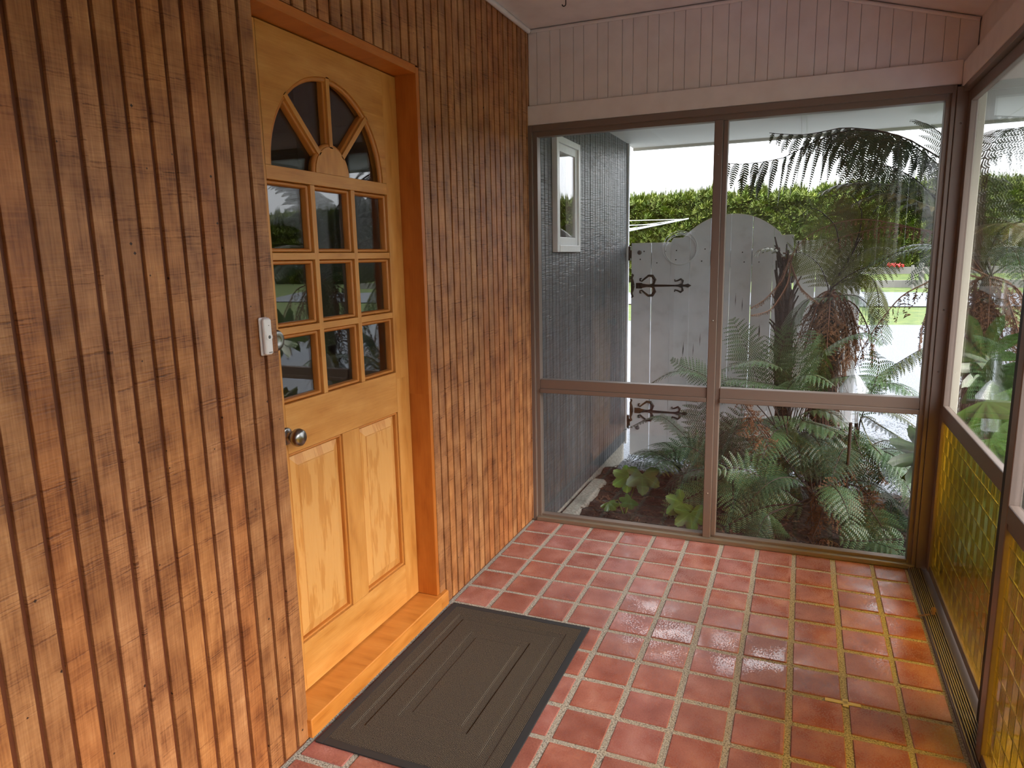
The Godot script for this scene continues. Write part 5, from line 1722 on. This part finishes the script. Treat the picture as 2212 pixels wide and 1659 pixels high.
# ------------------------------------------------------------------ plants with large lobed leaves
func lobed_leaf(size: float, lobes: int, depth: float, col: Color) -> ArrayMesh:
	# in its own axes: the stalk joins at the origin, the leaf spreads along +z, face up
	var m := Mesher.new()
	var n := lobes * 12
	var ring := []
	for i in n + 1:
		var f := float(i) / n
		var a := lerpf(-2.35, 2.35, f)
		var ph := f * lobes
		var lobe := 1.0 - pow(absf(2.0 * fposmod(ph, 1.0) - 1.0), 1.5)
		var reach := size * (0.55 + 0.45 * cos(a * 0.6)) * (1.0 - depth * (1.0 - lobe)) * (1.0 + 0.03 * sin(i * 2.6))
		ring.append(Vector3(sin(a) * reach, 0.0, cos(a) * reach))
	var rows := []
	for j in 5:
		var f := j / 4.0
		var b := m.v.size()
		for i in n + 1:
			var p: Vector3 = ring[i] * f
			var ph := float(i) / n * lobes
			p.y = 0.05 * size * cos(TAU * ph) * -f - 0.28 * f * f * size + 0.012 * size * sin(i * 1.7) * f
			m.colour = col if absf(sin(PI * ph)) < 0.985 else col * 1.5
			m.vert(p, Vector3(-p.x * 0.35 / size, 1, -p.z * 0.35 / size).normalized(), Vector2(p.x, p.z))
		rows.append(b)
		if j > 0:
			for i in n:
				m.tri(rows[j - 1] + i, rows[j - 1] + i + 1, b + i + 1)
				m.tri(rows[j - 1] + i, b + i + 1, b + i)
	return m.mesh()


func build_leafy_plants() -> void:
	var green := Color(0.06, 0.12, 0.022)
	var dark := Color(0.03, 0.065, 0.018)
	# [plant root, label, leaves: [join, facing, pointing, size, lobes, depth, colour]]
	var plants := [
		[Vector3(0.36, -0.16, -0.6), "ivy-like plant with lobed leaves in the lower left pane", [
			[Vector3(0.47, 0.13, -0.58), Vector3(0.1, 0.35, 1), Vector3(0.05, -1, 0.2), 0.13, 5, 0.34, dark],
			[Vector3(0.38, 0.1, -0.62), Vector3(0.5, 0.7, 0.4), Vector3(-0.6, -0.3, 0.4), 0.11, 5, 0.32, green],
			[Vector3(0.42, 0.0, -0.5), Vector3(0.2, 0.9, 0.4), Vector3(-0.4, -0.2, 0.5), 0.075, 5, 0.35, dark],
			[Vector3(0.3, -0.02, -0.45), Vector3(0.2, 0.9, 0.5), Vector3(0.7, -0.2, 0.6), 0.07, 5, 0.35, green]]],
		[Vector3(0.8, -0.16, -0.42), "bright lobed leaves low against the glass by the mullion", [
			[Vector3(0.74, 0.06, -0.36), Vector3(0.05, 0.5, 1), Vector3(-0.75, -0.55, 0.2), 0.11, 5, 0.35, Color(0.07, 0.14, 0.022)],
			[Vector3(0.79, 0.02, -0.32), Vector3(0.1, 0.35, 1), Vector3(0.15, -1, 0.15), 0.12, 5, 0.35, green]]],
		[Vector3(2.05, -0.15, -0.45), "large lobed leaves outside the corner of the glazing", [
			[Vector3(1.93, 0.42, -0.5), Vector3(-0.2, 0.5, 1), Vector3(-0.9, -0.25, 0.2), 0.2, 7, 0.5, dark],
			[Vector3(1.95, 0.33, -0.5), Vector3(-0.3, 0.3, 1), Vector3(-0.5, -0.9, 0.1), 0.17, 7, 0.5, dark],
			[Vector3(2.1, 0.72, -0.35), Vector3(-0.3, 0.9, 0.5), Vector3(0.6, -0.2, 0.5), 0.26, 7, 0.5, green],
			[Vector3(2.08, 0.6, -0.1), Vector3(-0.4, 0.9, 0.4), Vector3(0.5, -0.35, 0.7), 0.24, 7, 0.5, green],
			[Vector3(2.1, 0.5, 0.05), Vector3(-0.4, 0.8, 0.5), Vector3(0.4, -0.5, 0.6), 0.22, 7, 0.5, dark],
			[Vector3(2.08, 0.42, 0.2), Vector3(-0.5, 0.8, 0.5), Vector3(0.3, -0.5, 0.7), 0.2, 7, 0.5, green],
			[Vector3(2.12, 0.8, -0.6), Vector3(-0.3, 0.8, 0.6), Vector3(0.7, 0.1, 0.3), 0.22, 7, 0.5, dark],
			[Vector3(2.2, 0.84, -0.9), Vector3(-0.2, 0.3, 1), Vector3(-0.3, 0.7, 0.1), 0.24, 7, 0.6, green],
			[Vector3(2.22, 0.82, -0.88), Vector3(-0.2, 0.4, 1), Vector3(-0.9, -0.1, 0.1), 0.18, 7, 0.6, green],
			[Vector3(2.15, 0.3, 0.3), Vector3(-0.4, 0.9, 0.4), Vector3(0.2, -0.3, 0.8), 0.24, 7, 0.5, green]]],
	]
	for q in plants:
		var t := thing("lobed_leaf_plant", q[0])
		tag(t, q[1], "plant")
		for l in q[2]:
			var lf := put("leaf", lobed_leaf(l[3], l[4], l[5], l[6]), M.leaf, t)
			var zz: Vector3 = l[2].normalized()
			var yy: Vector3 = (l[1] - zz * l[1].dot(zz)).normalized()
			var at: Vector3 = l[0] - q[0]
			lf.transform = Transform3D(Basis(yy.cross(zz), yy, zz), at)
			var st := Mesher.new()
			var inv := lf.transform.affine_inverse()
			st.tube([inv * Vector3.ZERO, inv * (at * 0.5 + Vector3(0, 0.05, -0.03)), inv * at], [0.004, 0.0035, 0.0025], 6)
			put("leaf_stalk", st.mesh(), M.leaf_core, lf)


# ------------------------------------------------------------------ hedges
func build_hedges() -> void:
	var r := RandomNumberGenerator.new()
	r.seed = 77
	# a tuft of short blades
	var m := Mesher.new()
	for k in 22:
		var d := Vector3(r.randf() - 0.5, r.randf() * 0.9 - 0.15, r.randf() - 0.5).normalized()
		var s := d.cross(Vector3(r.randf(), r.randf(), r.randf()).normalized()).normalized()
		var w := 0.09
		var g := r.randf_range(0.75, 1.15)
		m.colour = Color(g, g, g)
		var nn := (d * 0.5 + Vector3(0, 0.6, 0)).normalized()
		var b := m.vert(Vector3.ZERO, nn)
		m.vert(d * 0.55 + s * w, nn)
		m.vert(d, nn)
		m.vert(d * 0.55 - s * w, nn)
		m.tri(b, b + 1, b + 2)
		m.tri(b, b + 2, b + 3)
	var tuft := m.mesh()
	var top := noise(0.35, 3, 71)
	var belly := noise(0.5, 3, 72)
	# along the far end of the lawn, and along its right side
	var runs := [
		[Vector3(-22, 0.3, -26.5), Vector3(30, 0.3, -26.5), 3.25, 42000, "tall clipped conifer hedge behind the gate and lawn"],
		[Vector3(32, -0.2, -24.0), Vector3(28, -0.3, 32), 3.6, 20000, "tall conifer hedge along the right of the lawn"],
	]
	for q in runs:
		var t := thing("hedge")
		tag(t, q[4], "hedge")
		var a: Vector3 = q[0]
		var b: Vector3 = q[1]
		var along: Vector3 = (b - a)
		var ln := along.length()
		along = along.normalized()
		var out := Vector3(-along.z, 0, along.x)
		if out.dot(Vector3(1.3, 0, 3) - a) < 0:
			out = -out
		var core := Mesher.new()
		var xf := Transform3D(Basis(along, Vector3.UP, along.cross(Vector3.UP)), a)
		core.box(Vector3(0, -0.8, -0.8), Vector3(ln, q[2] - 0.16, 0.76), 0.2, xf)
		put("branches", core.mesh(), M.leaf_core, t)
		var xs := []
		var cs := []
		for i in q[3]:
			var u := r.randf() * ln
			var hh: float = q[2] + 0.22 * top.get_noise_1d(u * 3.0)
			var f := r.randf()
			var y: float
			var o: float
			if f < 0.75:
				y = r.randf() * hh
				o = 0.85 + 0.35 * belly.get_noise_2d(u * 2.0, y * 3.0) + r.randf_range(-0.12, 0.12)
			else:
				y = hh + r.randf_range(-0.12, 0.12)
				o = r.randf_range(-0.7, 0.85)
			var s := r.randf_range(0.11, 0.24)
			var tall := 2.6 if f > 0.93 else 1.15
			xs.append(Transform3D(Basis(Vector3(r.randf() - 0.5, 1.6, r.randf() - 0.5).normalized(), r.randf() * TAU).scaled(Vector3(s * (0.5 if f > 0.93 else 1.0), s * tall, s * (0.5 if f > 0.93 else 1.0))), a + along * u + out * o + Vector3(0, y, 0)))
			var v := 0.75 + 0.5 * r.randf() + 0.5 * belly.get_noise_2d(u * 6.0 + 50.0, y * 7.0)
			cs.append(Color(0.105, 0.16, 0.028).lerp(Color(0.17, 0.2, 0.04), r.randf()) * v)
		scatter("foliage", tuft, M.hedge, xs, cs, t)


func build_clothesline() -> void:
	var t := thing("clothesline", Vector3(-1.5, -0.25, -6.0))
	tag(t, "pale rotary clothesline arms beside the house corner", "clothesline")
	var m := Mesher.new()
	m.tube([Vector3(0, 0, 0), Vector3(0, 1.9, 0)], [0.025], 10)
	put("mast", m.mesh(), M.post_wood, t)
	var tips := []
	for k in 4:
		var a := TAU * k / 4 + 0.02
		var tip := Vector3(cos(a) * 1.4, 2.11, sin(a) * 1.4)
		tips.append(tip)
		m = Mesher.new()
		m.tube([Vector3(0, 1.88, 0), tip], [0.011, 0.008], 8)
		put("arm", m.mesh(), M.wire, t)
	for ring in [0.55, 0.75, 0.97]:
		m = Mesher.new()
		for k in 4:
			var p: Vector3 = Vector3(0, 1.88, 0).lerp(tips[k], ring)
			var q: Vector3 = Vector3(0, 1.88, 0).lerp(tips[(k + 1) % 4], ring)
			m.tube([p, (p + q) / 2 + Vector3(0, -0.02, 0), q], [0.004], 5)
		put("line", m.mesh(), M.wire, t)
